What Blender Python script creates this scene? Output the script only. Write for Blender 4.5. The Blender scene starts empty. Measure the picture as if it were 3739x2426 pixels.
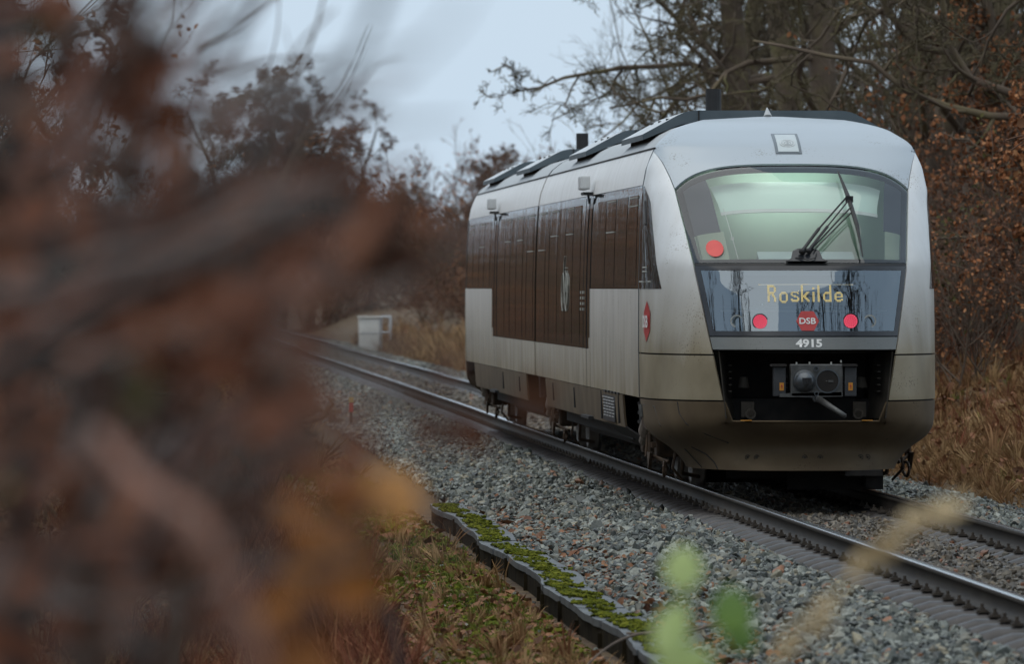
import bpy, bmesh, math, random
import numpy as np
from mathutils import Vector, Matrix, Euler
R = math.radians
rng = np.random.default_rng(7)
random.seed(7)
scene = bpy.context.scene
col = scene.collection

# ------------------------------------------------------------------ camera
CAM = (-6.287, 0.0, 1.907)
cam_d = bpy.data.cameras.new('camera')
cam = bpy.data.objects.new('camera', cam_d)
col.objects.link(cam)
cam.location = CAM
cam.rotation_euler = (R(90 - 0.3417), 0, R(-3.0))
cam_d.sensor_width = 36
cam_d.lens = 27000 * 36 / 3739
cam_d.clip_start = 0.5
cam_d.clip_end = 3000
cam_d.dof.use_dof = True
cam_d.dof.focus_distance = 67.5
cam_d.dof.aperture_fstop = 5.6
scene.camera = cam

# ------------------------------------------------------------------ sky and sun (overcast)
SUN_EL, SUN_AZ = R(74), R(235)
world = bpy.data.worlds.new('World')
scene.world = world
world.use_nodes = True
wn, wl = world.node_tree.nodes, world.node_tree.links
wn.clear()
w_out = wn.new('ShaderNodeOutputWorld')
w_bg = wn.new('ShaderNodeBackground')
w_bg.inputs['Strength'].default_value = 0.1
w_sky = wn.new('ShaderNodeTexSky')
w_sky.sky_type = 'NISHITA'
w_sky.sun_disc = False
w_sky.sun_elevation = SUN_EL
w_sky.sun_rotation = SUN_AZ
w_sky.dust_density = 3.0
w_tc = wn.new('ShaderNodeTexCoord')
w_map = wn.new('ShaderNodeMapping')
w_map.inputs['Scale'].default_value = (1.0, 1.0, 3.0)
w_noise = wn.new('ShaderNodeTexNoise')
w_noise.inputs['Scale'].default_value = 2.2
w_noise.inputs['Detail'].default_value = 4
w_ramp = wn.new('ShaderNodeValToRGB')
w_ramp.color_ramp.elements[0].position = 0.3
w_ramp.color_ramp.elements[0].color = (5.7, 7.0, 8.3, 1)
w_ramp.color_ramp.elements[1].position = 0.75
w_ramp.color_ramp.elements[1].color = (6.6, 7.8, 9.0, 1)
w_mix = wn.new('ShaderNodeMix')
w_mix.data_type = 'RGBA'
w_mix.inputs[0].default_value = 0.93
wl.new(w_tc.outputs['Generated'], w_map.inputs['Vector'])
wl.new(w_map.outputs['Vector'], w_noise.inputs['Vector'])
wl.new(w_noise.outputs['Fac'], w_ramp.inputs['Fac'])
wl.new(w_sky.outputs['Color'], w_mix.inputs[6])
wl.new(w_ramp.outputs['Color'], w_mix.inputs[7])
wl.new(w_mix.outputs[2], w_bg.inputs['Color'])
wl.new(w_bg.outputs['Background'], w_out.inputs['Surface'])

sun_d = bpy.data.lights.new('sun', 'SUN')
sun_d.energy = 1.3
sun_d.angle = R(85)
sun_d.color = (1.0, 0.90, 0.76)
sun = bpy.data.objects.new('sun', sun_d)
col.objects.link(sun)
# sun_rotation is measured clockwise from +Y seen from above
_d = Vector((math.sin(SUN_AZ) * math.cos(SUN_EL), math.cos(SUN_AZ) * math.cos(SUN_EL), math.sin(SUN_EL)))
sun.rotation_euler = _d.to_track_quat('Z', 'Y').to_euler()

scene.view_settings.view_transform = 'Standard'
scene.view_settings.look = 'None'
scene.view_settings.exposure = 0.08
scene.view_settings.gamma = 1.0
scene.view_settings.use_curve_mapping = False
scene.cycles.max_bounces = 6
scene.cycles.diffuse_bounces = 2
scene.cycles.glossy_bounces = 3
scene.cycles.transparent_max_bounces = 12
scene.cycles.use_denoising = True
scene.cycles.sample_clamp_indirect = 4

# ------------------------------------------------------------------ helpers
def tag(o, label=None, cat=None, group=None, kind=None):
    if label: o['label'] = label
    if cat: o['category'] = cat
    if group: o['group'] = group
    if kind: o['kind'] = kind
    return o

def empty(name, loc=(0, 0, 0), rz=0.0):
    o = bpy.data.objects.new(name, None)
    o.location = loc
    o.rotation_euler = (0, 0, rz)
    o.empty_display_size = 0.2
    col.objects.link(o)
    return o

def link(name, me, mat=None, parent=None, smooth=False, local=True):
    o = bpy.data.objects.new(name, me)
    if mat is not None and not me.materials:
        me.materials.append(mat)
    if smooth and len(me.polygons):
        me.polygons.foreach_set('use_smooth', np.ones(len(me.polygons), dtype=bool))
    col.objects.link(o)
    if parent is not None:
        o.parent = parent
        if not local:
            o.matrix_parent_inverse = parent.matrix_world.inverted()
    return o

def raw_mesh(V, F, name='mesh'):
    """V (n,3), F (m,k) with one k, straight numpy"""
    V = np.asarray(V, dtype=np.float32)
    F = np.asarray(F, dtype=np.int32)
    me = bpy.data.meshes.new(name)
    m, k = F.shape
    me.vertices.add(len(V))
    me.vertices.foreach_set('co', V.ravel())
    me.loops.add(m * k)
    me.loops.foreach_set('vertex_index', F.ravel())
    me.polygons.add(m)
    me.polygons.foreach_set('loop_start', np.arange(0, m * k, k, dtype=np.int32))
    me.update(calc_edges=True)
    return me

def obj_from(name, V, F, mat=None, parent=None, smooth=False):
    return link(name, raw_mesh(V, F, name), mat, parent, smooth)

class MB:
    """collects simple shapes into one bmesh"""
    def __init__(self): self.bm = bmesh.new()
    def box(self, c, s, rot=None, bev=0.0):
        m = Matrix.Translation(c) @ (rot.to_matrix().to_4x4() if rot is not None else Matrix()) @ Matrix.Diagonal((s[0], s[1], s[2], 1))
        r = bmesh.ops.create_cube(self.bm, size=1.0, matrix=m)
        if bev:
            es = list({e for v in r['verts'] for e in v.link_edges})
            bmesh.ops.bevel(self.bm, geom=es, offset=bev, segments=2, affect='EDGES', profile=0.6)
        return self
    def tube(self, a, b, r, r2=None, n=10, caps=True):
        a, b = Vector(a), Vector(b)
        d = b - a
        m = Matrix.Translation((a + b) / 2) @ d.to_track_quat('Z', 'Y').to_matrix().to_4x4()
        bmesh.ops.create_cone(self.bm, cap_ends=caps, segments=n, radius1=r, radius2=r if r2 is None else r2, depth=d.length, matrix=m)
        return self
    def sphere(self, c, r, s=(1, 1, 1), n=12):
        bmesh.ops.create_uvsphere(self.bm, u_segments=n, v_segments=max(6, n // 2), radius=r, matrix=Matrix.Translation(c) @ Matrix.Diagonal((s[0], s[1], s[2], 1)))
        return self
    def ring(self, c, axis, r, w, h, n=24):
        """flat ring: tube of square section"""
        q = Vector(axis).to_track_quat('Z', 'Y')
        rows = []
        for i in range(n):
            a = 2 * math.pi * i / n
            rows.append([self.bm.verts.new(Vector(c) + q @ Vector((math.cos(a) * rr, math.sin(a) * rr, zz))) for rr, zz in ((r - w, 0), (r, 0), (r, h), (r - w, h))])
        for i in range(n):
            A, B = rows[i], rows[(i + 1) % n]
            for k in range(4):
                self.bm.faces.new((A[k], B[k], B[(k + 1) % 4], A[(k + 1) % 4]))
        return self
    def poly(self, pts, thick):
        """polygon plate, extruded by vector thick"""
        t = Vector(thick)
        A = [self.bm.verts.new(Vector(p)) for p in pts]
        B = [self.bm.verts.new(Vector(p) + t) for p in pts]
        self.bm.faces.new(A); self.bm.faces.new(B[::-1])
        n = len(A)
        for i in range(n):
            self.bm.faces.new((A[i], B[i], B[(i + 1) % n], A[(i + 1) % n]))
        return self
    def pipe(self, pts, r, n=6):
        for a, b in zip(pts[:-1], pts[1:]):
            self.tube(a, b, r, n=n)
        return self
    def mesh(self, name='mesh'):
        bmesh.ops.recalc_face_normals(self.bm, faces=self.bm.faces)
        me = bpy.data.meshes.new(name)
        self.bm.to_mesh(me); self.bm.free()
        return me
    def build(self, name, mat, parent=None, smooth=False):
        return link(name, self.mesh(name), mat, parent, smooth)

# ------------------------------------------------------------------ materials
MATS = {}
def nmat(name):
    m = bpy.data.materials.new(name)
    m.use_nodes = True
    nt = m.node_tree
    b = nt.nodes['Principled BSDF']
    MATS[name] = m
    return m, nt, b

def pos_noise(nt, scale, detail=4, obj=False, vscale=(1, 1, 1)):
    tc = nt.nodes.new('ShaderNodeTexCoord' if obj else 'ShaderNodeNewGeometry')
    mp = nt.nodes.new('ShaderNodeMapping')
    mp.inputs['Scale'].default_value = vscale
    nz = nt.nodes.new('ShaderNodeTexNoise')
    nz.inputs['Scale'].default_value = scale
    nz.inputs['Detail'].default_value = detail
    nt.links.new(tc.outputs['Object' if obj else 'Position'], mp.inputs['Vector'])
    nt.links.new(mp.outputs['Vector'], nz.inputs['Vector'])
    return nz

def ramp(nt, fac, stops):
    r = nt.nodes.new('ShaderNodeValToRGB')
    e = r.color_ramp.elements
    while len(e) < len(stops): e.new(0.5)
    for k, (p, c) in enumerate(stops):
        e[k].position = p; e[k].color = (*c, 1)
    nt.links.new(fac, r.inputs['Fac'])
    return r

def bump(nt, b, fac, strength=0.3, dist=0.01):
    bp = nt.nodes.new('ShaderNodeBump')
    bp.inputs['Strength'].default_value = strength
    bp.inputs['Distance'].default_value = dist
    nt.links.new(fac, bp.inputs['Height'])
    nt.links.new(bp.outputs['Normal'], b.inputs['Normal'])

def simple(name, stops, scale=6, rough=0.7, metal=0.0, bmp=0.0, bdist=0.01, vscale=(1, 1, 1), obj=False, spec=None, rnd=False, detail=4):
    """noise coloured surface; rnd takes the colour from the per-instance random instead"""
    m, nt, b = nmat(name)
    nz = pos_noise(nt, scale, detail, obj, vscale)
    fac = nz.outputs['Fac']
    if rnd:
        oi = nt.nodes.new('ShaderNodeObjectInfo')
        rp = ramp(nt, oi.outputs['Random'], stops)
    else:
        rp = ramp(nt, fac, stops)
    nt.links.new(rp.outputs['Color'], b.inputs['Base Color'])
    b.inputs['Roughness'].default_value = rough
    b.inputs['Metallic'].default_value = metal
    if spec is not None: b.inputs['Specular IOR Level'].default_value = spec
    if bmp: bump(nt, b, fac, bmp, bdist)
    return m

def attr_mat(name, stops, rough=0.75, trans=0.0, spec=0.3):
    """colour from the per-vertex attribute 'rnd' (leaf to leaf variation)"""
    m, nt, b = nmat(name)
    at = nt.nodes.new('ShaderNodeAttribute'); at.attribute_name = 'rnd'
    rp = ramp(nt, at.outputs['Fac'], stops)
    nt.links.new(rp.outputs['Color'], b.inputs['Base Color'])
    b.inputs['Roughness'].default_value = rough
    b.inputs['Specular IOR Level'].default_value = spec
    return m

# ------------------------------------------------------------------ terrain
GX = [-60, -40, -14, -11, -8.5, -6.5, -4.5, -3.10, -3.06, -2.74, -2.70, -2.0, -1.35, 0, 1.35, 2.1, 2.75, 2.95, 3.6, 5.5, 7.5, 10, 40, 60]
GZ = [1.6, 1.4, 0.9, 0.35, -0.35, -0.68, -0.66, -0.55, -0.55, -0.55, -0.42, -0.30, -0.24, -0.235, -0.24, -0.28, -0.40, -0.42, -0.22, 0.50, 0.98, 1.25, 1.6, 1.7]
def ground_z(x, y):
    x = np.asarray(x, float); y = np.asarray(y, float)
    z = np.interp(x, GX, GZ)
    near = np.clip((26 - y) / 22, 0, 1); near = near * near * (3 - 2 * near)
    leftw = np.clip((-4.0 - x) / 1.5, 0, 1)
    z = z + near * leftw * (0.35 - z) * (y > -200)
    z = z + 5.0 * np.clip((y - 430) / 300, 0, 1)
    rough = np.clip((np.abs(x) - 3.2) / 2, 0, 1)
    z = z + rough * (0.09 * np.sin(x * 1.7 + y * 0.43) + 0.07 * np.sin(y * 0.91 - x * 0.6 + 1.3) + 0.04 * np.sin(y * 2.3 + x * 2.1))
    return z

M_soil = simple('soil_and_litter', [(0.25, (0.035, 0.022, 0.013)), (0.45, (0.075, 0.045, 0.025)), (0.58, (0.13, 0.085, 0.04)), (0.8, (0.05, 0.055, 0.02))], 3.5, 0.95, bmp=0.8, bdist=0.04, detail=8)
M_bed = simple('ballast_fines', [(0.3, (0.012, 0.012, 0.011)), (0.7, (0.04, 0.038, 0.034))], 25, 0.95, bmp=0.6, bdist=0.02)  # near black, painting shade into the gaps between the stones

xs = np.concatenate([np.arange(-60, -14, 3.0), np.arange(-14, -3.2, 0.3), [-3.10, -3.06, -2.74, -2.70], np.arange(-2.5, 2.9, 0.4), np.arange(2.95, 10, 0.3), np.arange(10, 61, 3.0)])
ys = np.concatenate([np.arange(-90, 20, 3.0), np.arange(20, 130, 0.5), np.arange(130, 300, 2.0), np.arange(300, 1500, 30.0)])
XX, YY = np.meshgrid(xs, ys)
ZZ = ground_z(XX, YY)
nx, ny = len(xs), len(ys)
I = np.arange(nx * ny).reshape(ny, nx)
F = np.stack([I[:-1, :-1], I[:-1, 1:], I[1:, 1:], I[1:, :-1]], -1).reshape(-1, 4)
V = np.stack([XX, YY, ZZ], -1).reshape(-1, 3)
xm = V[F].mean(1)[:, 0]
bed = (xm > -2.72) & (xm < 2.95)
g = obj_from('ground', V, F[~bed], M_soil, smooth=True); tag(g, kind='structure')
# outer skirt to the horizon
FV = [(-3000, -1500, 1.2), (-60, -1500, 1.2), (-60, 4000, 1.2), (-3000, 4000, 1.2), (60, -1500, 1.4), (3000, -1500, 1.4), (3000, 4000, 1.4), (60, 4000, 1.4), (-60, 1470, 5.0), (60, 1470, 5.0)]
g2 = obj_from('field', FV, [(0, 1, 2, 3), (4, 5, 6, 7), (8, 9, 7, 2)], M_soil); tag(g2, kind='structure')
g3 = obj_from('ballast_bed', V, F[bed], M_bed, smooth=True); tag(g3, kind='structure')

# ------------------------------------------------------------------ scattered stuff (geometry nodes)
def variants(name, meshes, mat):
    c = bpy.data.collections.new(name)
    for k, me in enumerate(meshes):
        if not me.materials: me.materials.append(mat)
        o = bpy.data.objects.new('%s_%02d' % (name, k), me)
        c.objects.link(o)
    return c, len(meshes)

def scatter(name, P, rot, scl, coll_n, kind='stuff'):
    coll, nvar = coll_n
    n = len(P)
    me = bpy.data.meshes.new(name)
    me.vertices.add(n)
    me.vertices.foreach_set('co', np.asarray(P, np.float32).ravel())
    a = me.attributes.new('rot', 'FLOAT_VECTOR', 'POINT'); a.data.foreach_set('vector', np.asarray(rot, np.float32).ravel())
    a = me.attributes.new('scl', 'FLOAT_VECTOR', 'POINT'); a.data.foreach_set('vector', np.asarray(scl, np.float32).ravel())
    a = me.attributes.new('idx', 'INT', 'POINT'); a.data.foreach_set('value', rng.integers(0, nvar, n).astype(np.int32))
    o = bpy.data.objects.new(name, me)
    col.objects.link(o)
    ng = bpy.data.node_groups.new(name, 'GeometryNodeTree')
    ng.interface.new_socket('Geometry', in_out='INPUT', socket_type='NodeSocketGeometry')
    ng.interface.new_socket('Geometry', in_out='OUTPUT', socket_type='NodeSocketGeometry')
    N, L = ng.nodes, ng.links
    gi, go = N.new('NodeGroupInput'), N.new('NodeGroupOutput')
    ci = N.new('GeometryNodeCollectionInfo')
    ci.inputs['Collection'].default_value = coll
    ci.inputs['Separate Children'].default_value = True
    ci.inputs['Reset Children'].default_value = True
    ip = N.new('GeometryNodeInstanceOnPoints')
    ip.inputs['Pick Instance'].default_value = True
    def na(nm, t):
        q = N.new('GeometryNodeInputNamedAttribute'); q.data_type = t
        q.inputs['Name'].default_value = nm
        return q.outputs['Attribute']
    L.new(gi.outputs[0], ip.inputs['Points'])
    L.new(ci.outputs[0], ip.inputs['Instance'])
    L.new(na('idx', 'INT'), ip.inputs['Instance Index'])
    L.new(na('rot', 'FLOAT_VECTOR'), ip.inputs['Rotation'])
    L.new(na('scl', 'FLOAT_VECTOR'), ip.inputs['Scale'])
    L.new(ip.outputs[0], go.inputs[0])
    md = o.modifiers.new('scatter', 'NODES'); md.node_group = ng
    if kind: o['kind'] = kind
    return o

def rock_mesh(k):
    bm = bmesh.new()
    r = np.random.default_rng(100 + k)
    for _ in range(13):
        d = r.normal(size=3); d /= np.linalg.norm(d)
        bm.verts.new(d * np.array([1.0, 0.72, 0.5]) * r.uniform(0.75, 1.1))
    h = bmesh.ops.convex_hull(bm, input=bm.verts)
    bmesh.ops.delete(bm, geom=list({v for v in h['geom_interior'] if isinstance(v, bmesh.types.BMVert)}), context='VERTS')
    me = bpy.data.meshes.new('rock'); bm.to_mesh(me); bm.free()
    return me

m, nt, b = nmat('ballast_stone')
oi = nt.nodes.new('ShaderNodeObjectInfo')
rp = ramp(nt, oi.outputs['Random'], [(0.0, (0.026, 0.029, 0.027)), (0.25, (0.072, 0.082, 0.076)), (0.5, (0.135, 0.15, 0.135)), (0.72, (0.30, 0.315, 0.275)), (0.82, (0.11, 0.115, 0.10)), (0.92, (0.28, 0.25, 0.17)), (0.965, (0.11, 0.095, 0.075)), (0.99, (0.26, 0.115, 0.055))])
rp.color_ramp.interpolation = 'LINEAR'
nz = pos_noise(nt, 60, 5)
mx = nt.nodes.new('ShaderNodeMix'); mx.data_type = 'RGBA'; mx.blend_type = 'OVERLAY'; mx.inputs[0].default_value = 0.5
nt.links.new(rp.outputs['Color'], mx.inputs[6]); nt.links.new(nz.outputs['Fac'], mx.inputs[7])
nt.links.new(mx.outputs[2], b.inputs['Base Color'])
b.inputs['Roughness'].default_value = 0.5
bump(nt, b, nz.outputs['Fac'], 0.4, 0.01)
M_stone = m
ROCKS = variants('rock_kinds', [rock_mesh(k) for k in range(12)], M_stone)
M_stone2 = M_stone.copy(); M_stone2.name = 'brake_dusted_stone'
for _n in M_stone2.node_tree.nodes:
    if _n.type == 'VALTORGB':
        for _e in _n.color_ramp.elements:
            c_ = _e.color; _e.color = (c_[0] * 0.62 + 0.012, c_[1] * 0.52 + 0.006, c_[2] * 0.46 + 0.003, 1)
ROCKS2 = variants('dusty_rock_kinds', [rock_mesh(k) for k in range(10)], M_stone2)

def stones(name, y0, y1, dens, size, x0=-2.72, x1=2.95, lift=0.0, inner=False):
    n = int((y1 - y0) * (x1 - x0) * dens)
    x = rng.uniform(x0, x1, n); y = rng.uniform(y0, y1, n)
    z = ground_z(x, y) + rng.uniform(-0.03, 0.035, n) + lift
    # edge crumbles, sleepers stay clear, wheel gap by the rails
    keep = ~((np.abs(np.abs(x) - 0.7525) < 0.10))
    browned = (np.abs(x) < 0.98 + rng.normal(0, 0.15, n))
    keep &= browned if inner else ~browned
    sl = np.abs(((y - SL0 + SLP / 2) % SLP) - SLP / 2)
    on = (sl < 0.105) & (np.abs(x) < 1.10) & ((np.abs(x) > 0.42))
    keep &= ~(on & (rng.random(n) > 0.05))
    mid = (sl < 0.115) & (np.abs(x) <= 0.42)
    keep &= ~(mid & (rng.random(n) > 0.75))
    z -= 0.075 * ((np.abs(x) > 0.8) & (np.abs(x) < 1.14))
    # heaped ballast just off the sleeper ends
    z += np.exp(-((np.abs(x) - 1.75) / 0.32) ** 2) * 0.035
    x, y, z = x[keep], y[keep], z[keep]
    n = len(x)
    s = size * rng.lognormal(0, 0.28, n)
    tilt = rng.normal(0, 0.75, (n, 2))
    rot = np.stack([tilt[:, 0], tilt[:, 1], rng.uniform(0, 6.28, n)], 1)
    return scatter(name, np.stack([x, y, z], 1), rot, np.stack([s, s, s], 1), ROCKS2 if inner else ROCKS)

SL0, SLP = 40.2, 0.65
stones('ballast_stones', 40, 78, 440, 0.043)
stones('ballast_stones', 40, 78, 520, 0.037, -1.4, 1.4, inner=True)
stones('ballast_stones', 78, 125, 380, 0.046)
stones('ballast_stones', 78, 125, 420, 0.042, -1.4, 1.4, inner=True)
stones('ballast_stones', 125, 290, 170, 0.055)
stones('ballast_stones', 125, 290, 170, 0.055, -1.4, 1.4, inner=True)
# loose stones strewn past the kerb and at the right foot of the bank
n = 900
x = np.concatenate([-3.1 - np.abs(rng.normal(0, 0.5, n // 2)), 2.95 + np.abs(rng.normal(0, 0.22, n - n // 2))]); y = rng.uniform(42, 110, n)
s = 0.026 * rng.lognormal(0, 0.3, n)
scatter('strewn_stones', np.stack([x, y, ground_z(x, y) + 0.012], 1), np.stack([rng.normal(0, .4, n), rng.normal(0, .4, n), rng.uniform(0, 6, n)], 1), np.stack([s, s, s], 1), ROCKS)

# ------------------------------------------------------------------ railway track
M_rail = simple('rail_rust', [(0.3, (0.022, 0.016, 0.011)), (0.7, (0.045, 0.034, 0.024))], 14, 0.7, metal=0.3, vscale=(1, 0.15, 1))
m, nt, b = nmat('rail_polish'); b.inputs['Base Color'].default_value = (0.62, 0.63, 0.65, 1); b.inputs['Metallic'].default_value = 1; b.inputs['Roughness'].default_value = 0.16; M_shine = m
M_worn = simple('rail_head_side', [(0.3, (0.05, 0.042, 0.034)), (0.7, (0.10, 0.085, 0.07))], 10, 0.5, metal=0.3, vscale=(1, 0.1, 1))
M_sleeper = simple('steel_sleeper', [(0.3, (0.016, 0.014, 0.013)), (0.6, (0.045, 0.039, 0.038)), (0.8, (0.03, 0.026, 0.02))], 9, 0.45, metal=0.0, bmp=0.25, bdist=0.006)
M_clip = simple('fastening_iron', [(0.3, (0.03, 0.022, 0.016)), (0.7, (0.065, 0.05, 0.037))], 30, 0.7)

track = empty('railway_track', (0, 40, 0))
tag(track, 'single railway track of two rails on closely set sleepers in grey ballast', 'railway track')
def rail(xc):
    # section: foot, web, head (mm), extruded
    half = [(0.070, -0.154), (0.070, -0.146), (0.030, -0.135), (0.009, -0.120), (0.008, -0.052), (0.020, -0.042), (0.0345, -0.036), (0.0355, -0.012), (0.030, -0.004), (0.022, 0.0)]
    prof = [(x, z) for x, z in half] + [(-x, z) for x, z in half[::-1]]
    yv = np.concatenate([np.arange(30, 150, 10.0), np.arange(150, 700, 50.0)]) - 40
    P = np.array([[(xc + x, y, z) for x, z in prof] for y in yv]).reshape(-1, 3)
    k = len(prof); F = []; mi = []
    for i in range(len(yv) - 1):
        for j in range(k):
            j2 = (j + 1) % k
            F.append((i * k + j, i * k + j2, (i + 1) * k + j2, (i + 1) * k + j))
            zz = (prof[j][1] + prof[j2][1]) / 2
            mi.append(1 if zz > -0.009 else (2 if zz > -0.03 else 0))
    me = raw_mesh(P, F, 'rail')
    for q in (M_rail, M_shine, M_worn): me.materials.append(q)
    me.polygons.foreach_set('material_index', np.array(mi, np.int32))
    return link('rail', me, parent=track)
rail(-0.7525); rail(0.7525)

def sleeper_mesh():
    # rolled steel trough: rounded top, ends bent down into the ballast
    yp = [(-0.125, -0.12), (-0.120, -0.07), (-0.100, -0.030), (-0.065, -0.007), (0.0, 0.0), (0.065, -0.007), (0.100, -0.030), (0.120, -0.07), (0.125, -0.12)]
    xsn = [-1.25, -1.22, -1.17, -1.08, -0.98, -0.6, -0.45, 0.45, 0.6, 0.98, 1.08, 1.17, 1.22, 1.25]
    def drop(x):
        a = abs(x)
        d = 0 if a < 0.9 else 0.16 * ((a - 0.9) / 0.35) ** 2.2
        return -0.158 - d - (0.05 if a < 0.5 else 0.0)
    P, F = [], []
    for x in xsn:
        for y, z in yp:
            w = 1.0 if abs(x) < 1.0 else 1.0 - 0.35 * ((abs(x) - 1.0) / 0.25) ** 2
            P.append((x, y * w, z + drop(x)))
    k = len(yp)
    for i in range(len(xsn) - 1):
        for j in range(k - 1):
            F.append((i * k + j, (i + 1) * k + j, (i + 1) * k + j + 1, i * k + j + 1))
    F.append(tuple(range(4)) ); 
    me = bpy.data.meshes.new('sleeper')
    me.from_pydata(P, [], [f for f in F]); 
    me.polygons.foreach_set('use_smooth', [True] * len(me.polygons))
    me.materials.append(M_sleeper)
    return me
sl_me = sleeper_mesh()
mb = MB()
mb.box((0, 0, -0.145), (0.07, 0.085, 0.018)).box((0, 0, -0.132), (0.036, 0.045, 0.018)).tube((0, 0, -0.14), (0, 0, -0.098), 0.012, n=6)
clip_me = mb.mesh('rail_clip'); clip_me.materials.append(M_clip)
NS = 300
for i in range(NS):
    s_ = bpy.data.objects.new('sleeper', sl_me); col.objects.link(s_)
    s_.parent = track
    s_.location = (random.uniform(-.012, .012), SL0 - 40 + i * SLP, random.uniform(-.004, .004)); s_.rotation_euler = (0, 0, random.uniform(-.006, .006))
    if i < 75:
        for xc in (-0.855, -0.65, 0.65, 0.855):
            c_ = bpy.data.objects.new('rail_clip', clip_me); col.objects.link(c_)
            c_.parent = s_; c_.location = (xc, 0, 0)
# the fastenings past the limit, joined
cv = np.array([v.co[:] for v in clip_me.vertices]); 
bm_ = bmesh.new(); bm_.from_mesh(clip_me); bmesh.ops.triangulate(bm_, faces=bm_.faces); cf = np.array([[v.index for v in f.verts] for f in bm_.faces]); bm_.free()
offs = np.array([(xc, SL0 - 40 + i * SLP, 0) for i in range(75, 160) for xc in (-0.855, -0.65, 0.65, 0.855)])
Vc = (cv[None] + offs[:, None]).reshape(-1, 3); Fc = (cf[None] + (np.arange(len(offs)) * len(cv))[:, None, None]).reshape(-1, 3)
tag(obj_from('rail_clip', Vc, Fc, M_clip, track), kind='stuff')

# ------------------------------------------------------------------ mossy kerb on the left
M_slab = simple('wet_concrete', [(0.3, (0.05, 0.055, 0.06)), (0.6, (0.115, 0.125, 0.13)), (0.8, (0.07, 0.065, 0.05))], 5, 0.6, bmp=0.3, bdist=0.01, detail=8)
M_slabside = simple('dark_brown_concrete', [(0.3, (0.012, 0.009, 0.006)), (0.7, (0.035, 0.028, 0.016))], 6, 0.95, spec=0.05, bmp=0.4, bdist=0.01)  # much darker and browner than the slab tops
M_moss = simple('moss', [(0.0, (0.04, 0.05, 0.008)), (0.5, (0.09, 0.105, 0.010)), (1.0, (0.16, 0.165, 0.02))], 6, 1.0, rnd=True, spec=0.1)
kerb = empty('edging_kerb', (-2.9, 40, -0.36))
tag(kerb, 'low mossy concrete kerb edging the ballast on the left side', 'kerb')
def kerb_x(y): return 0.035 * math.sin(y * 0.55) + 0.02 * math.sin(y * 1.3 + 1)
y = 41.0; k = 0
while y < 76:
    L = random.choice([1.6, 2.0, 2.4, 2.8])
    x0, x1 = kerb_x(y), kerb_x(y + L)
    dz = random.uniform(-0.005, 0.005); w = 0.17
    mb = MB()
    pts = []
    n = 5
    for i in range(n + 1): pts.append((kerb_x(y + 0.02 + (L - 0.04) * i / n) - w - 0.0 + random.uniform(-.008, .008), y + 0.02 - 40 + (L - 0.04) * i / n, dz))
    for i in range(n, -1, -1): pts.append((kerb_x(y + 0.02 + (L - 0.04) * i / n) + w, y + 0.02 - 40 + (L - 0.04) * i / n, dz))
    mb.poly([Vector(p) for p in pts], (0, 0, -0.05))
    me = mb.mesh('slab'); me.materials.append(M_slab)
    link('slab', me, parent=kerb)
    mb = MB(); mb.box((0.5 * (x0 + x1) - w + 0.035, y + L / 2 - 40, -0.18), (0.05, L - 0.02, 0.24), Euler((0, 0, -math.atan2(x1 - x0, L))))
    mb.build('face_board', M_slabside, kerb)
    mb = MB(); mb.box((x0 - w - 0.004, y - 40 + 0.03, -0.17 + random.uniform(-.05, .02)), (0.03, 0.05, 0.26)); mb.build('peg', M_slabside, kerb)
    y += L; k += 1

def ico_mesh(seed, flat=0.5, sub=1, amp=0.35):
    bm = bmesh.new(); bmesh.ops.create_icosphere(bm, subdivisions=sub, radius=1)
    r = np.random.default_rng(seed)
    for v in bm.verts: v.co *= 1 + r.uniform(-amp, amp); v.co.z *= flat
    me = bpy.data.meshes.new('clump'); bm.to_mesh(me); bm.free(); return me
MOSS = variants('moss_kinds', [ico_mesh(k, 0.45) for k in range(6)], M_moss)
def lump_noise(x, y, s=1.0):
    return np.sin(x * 7.1 * s + 1.3 * np.sin(y * 2.3 * s)) * np.sin(y * 3.7 * s + 2.1 * np.sin(x * 5.1 * s)) + 0.5 * np.sin(y * 9 * s + x * 11 * s)
n = 26000
y = rng.uniform(42, 77, n); x = rng.uniform(-0.16, 0.15, n)
patch = lump_noise(x * 2, y) + rng.normal(0, 0.3, n) - 0.12 - 1.3 * np.clip((x - 0.02) / 0.12, 0, 1) - 0.9 * np.clip((-x - 0.10) / 0.06, 0, 1)
kp = patch > 0.0
x = x[kp] + np.array([kerb_x(q) for q in y[kp]]) - 2.9; y = y[kp]; n = len(x)
s = 0.013 * rng.lognormal(0, 0.35, n)
scatter('kerb_moss', np.stack([x, y, np.full(n, -0.352) + rng.uniform(0, .012, n)], 1), np.stack([rng.normal(0, .3, n), rng.normal(0, .3, n), rng.uniform(0, 6, n)], 1), np.stack([s, s, s], 1), MOSS)
# mossy turf on the ground beside it
n = 22000
y = rng.uniform(43, 80, n); x = -3.15 - np.abs(rng.normal(0, 0.75, n))
kp = (lump_noise(x, y, 0.4) + rng.normal(0, .5, n)) > -0.1
x, y = x[kp], y[kp]; n = len(x); s = 0.022 * rng.lognormal(0, 0.4, n)
scatter('ground_moss', np.stack([x, y, ground_z(x, y) + 0.005], 1), np.stack([rng.normal(0, .3, n), rng.normal(0, .3, n), rng.uniform(0, 6, n)], 1), np.stack([s, s, s], 1), MOSS)

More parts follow.
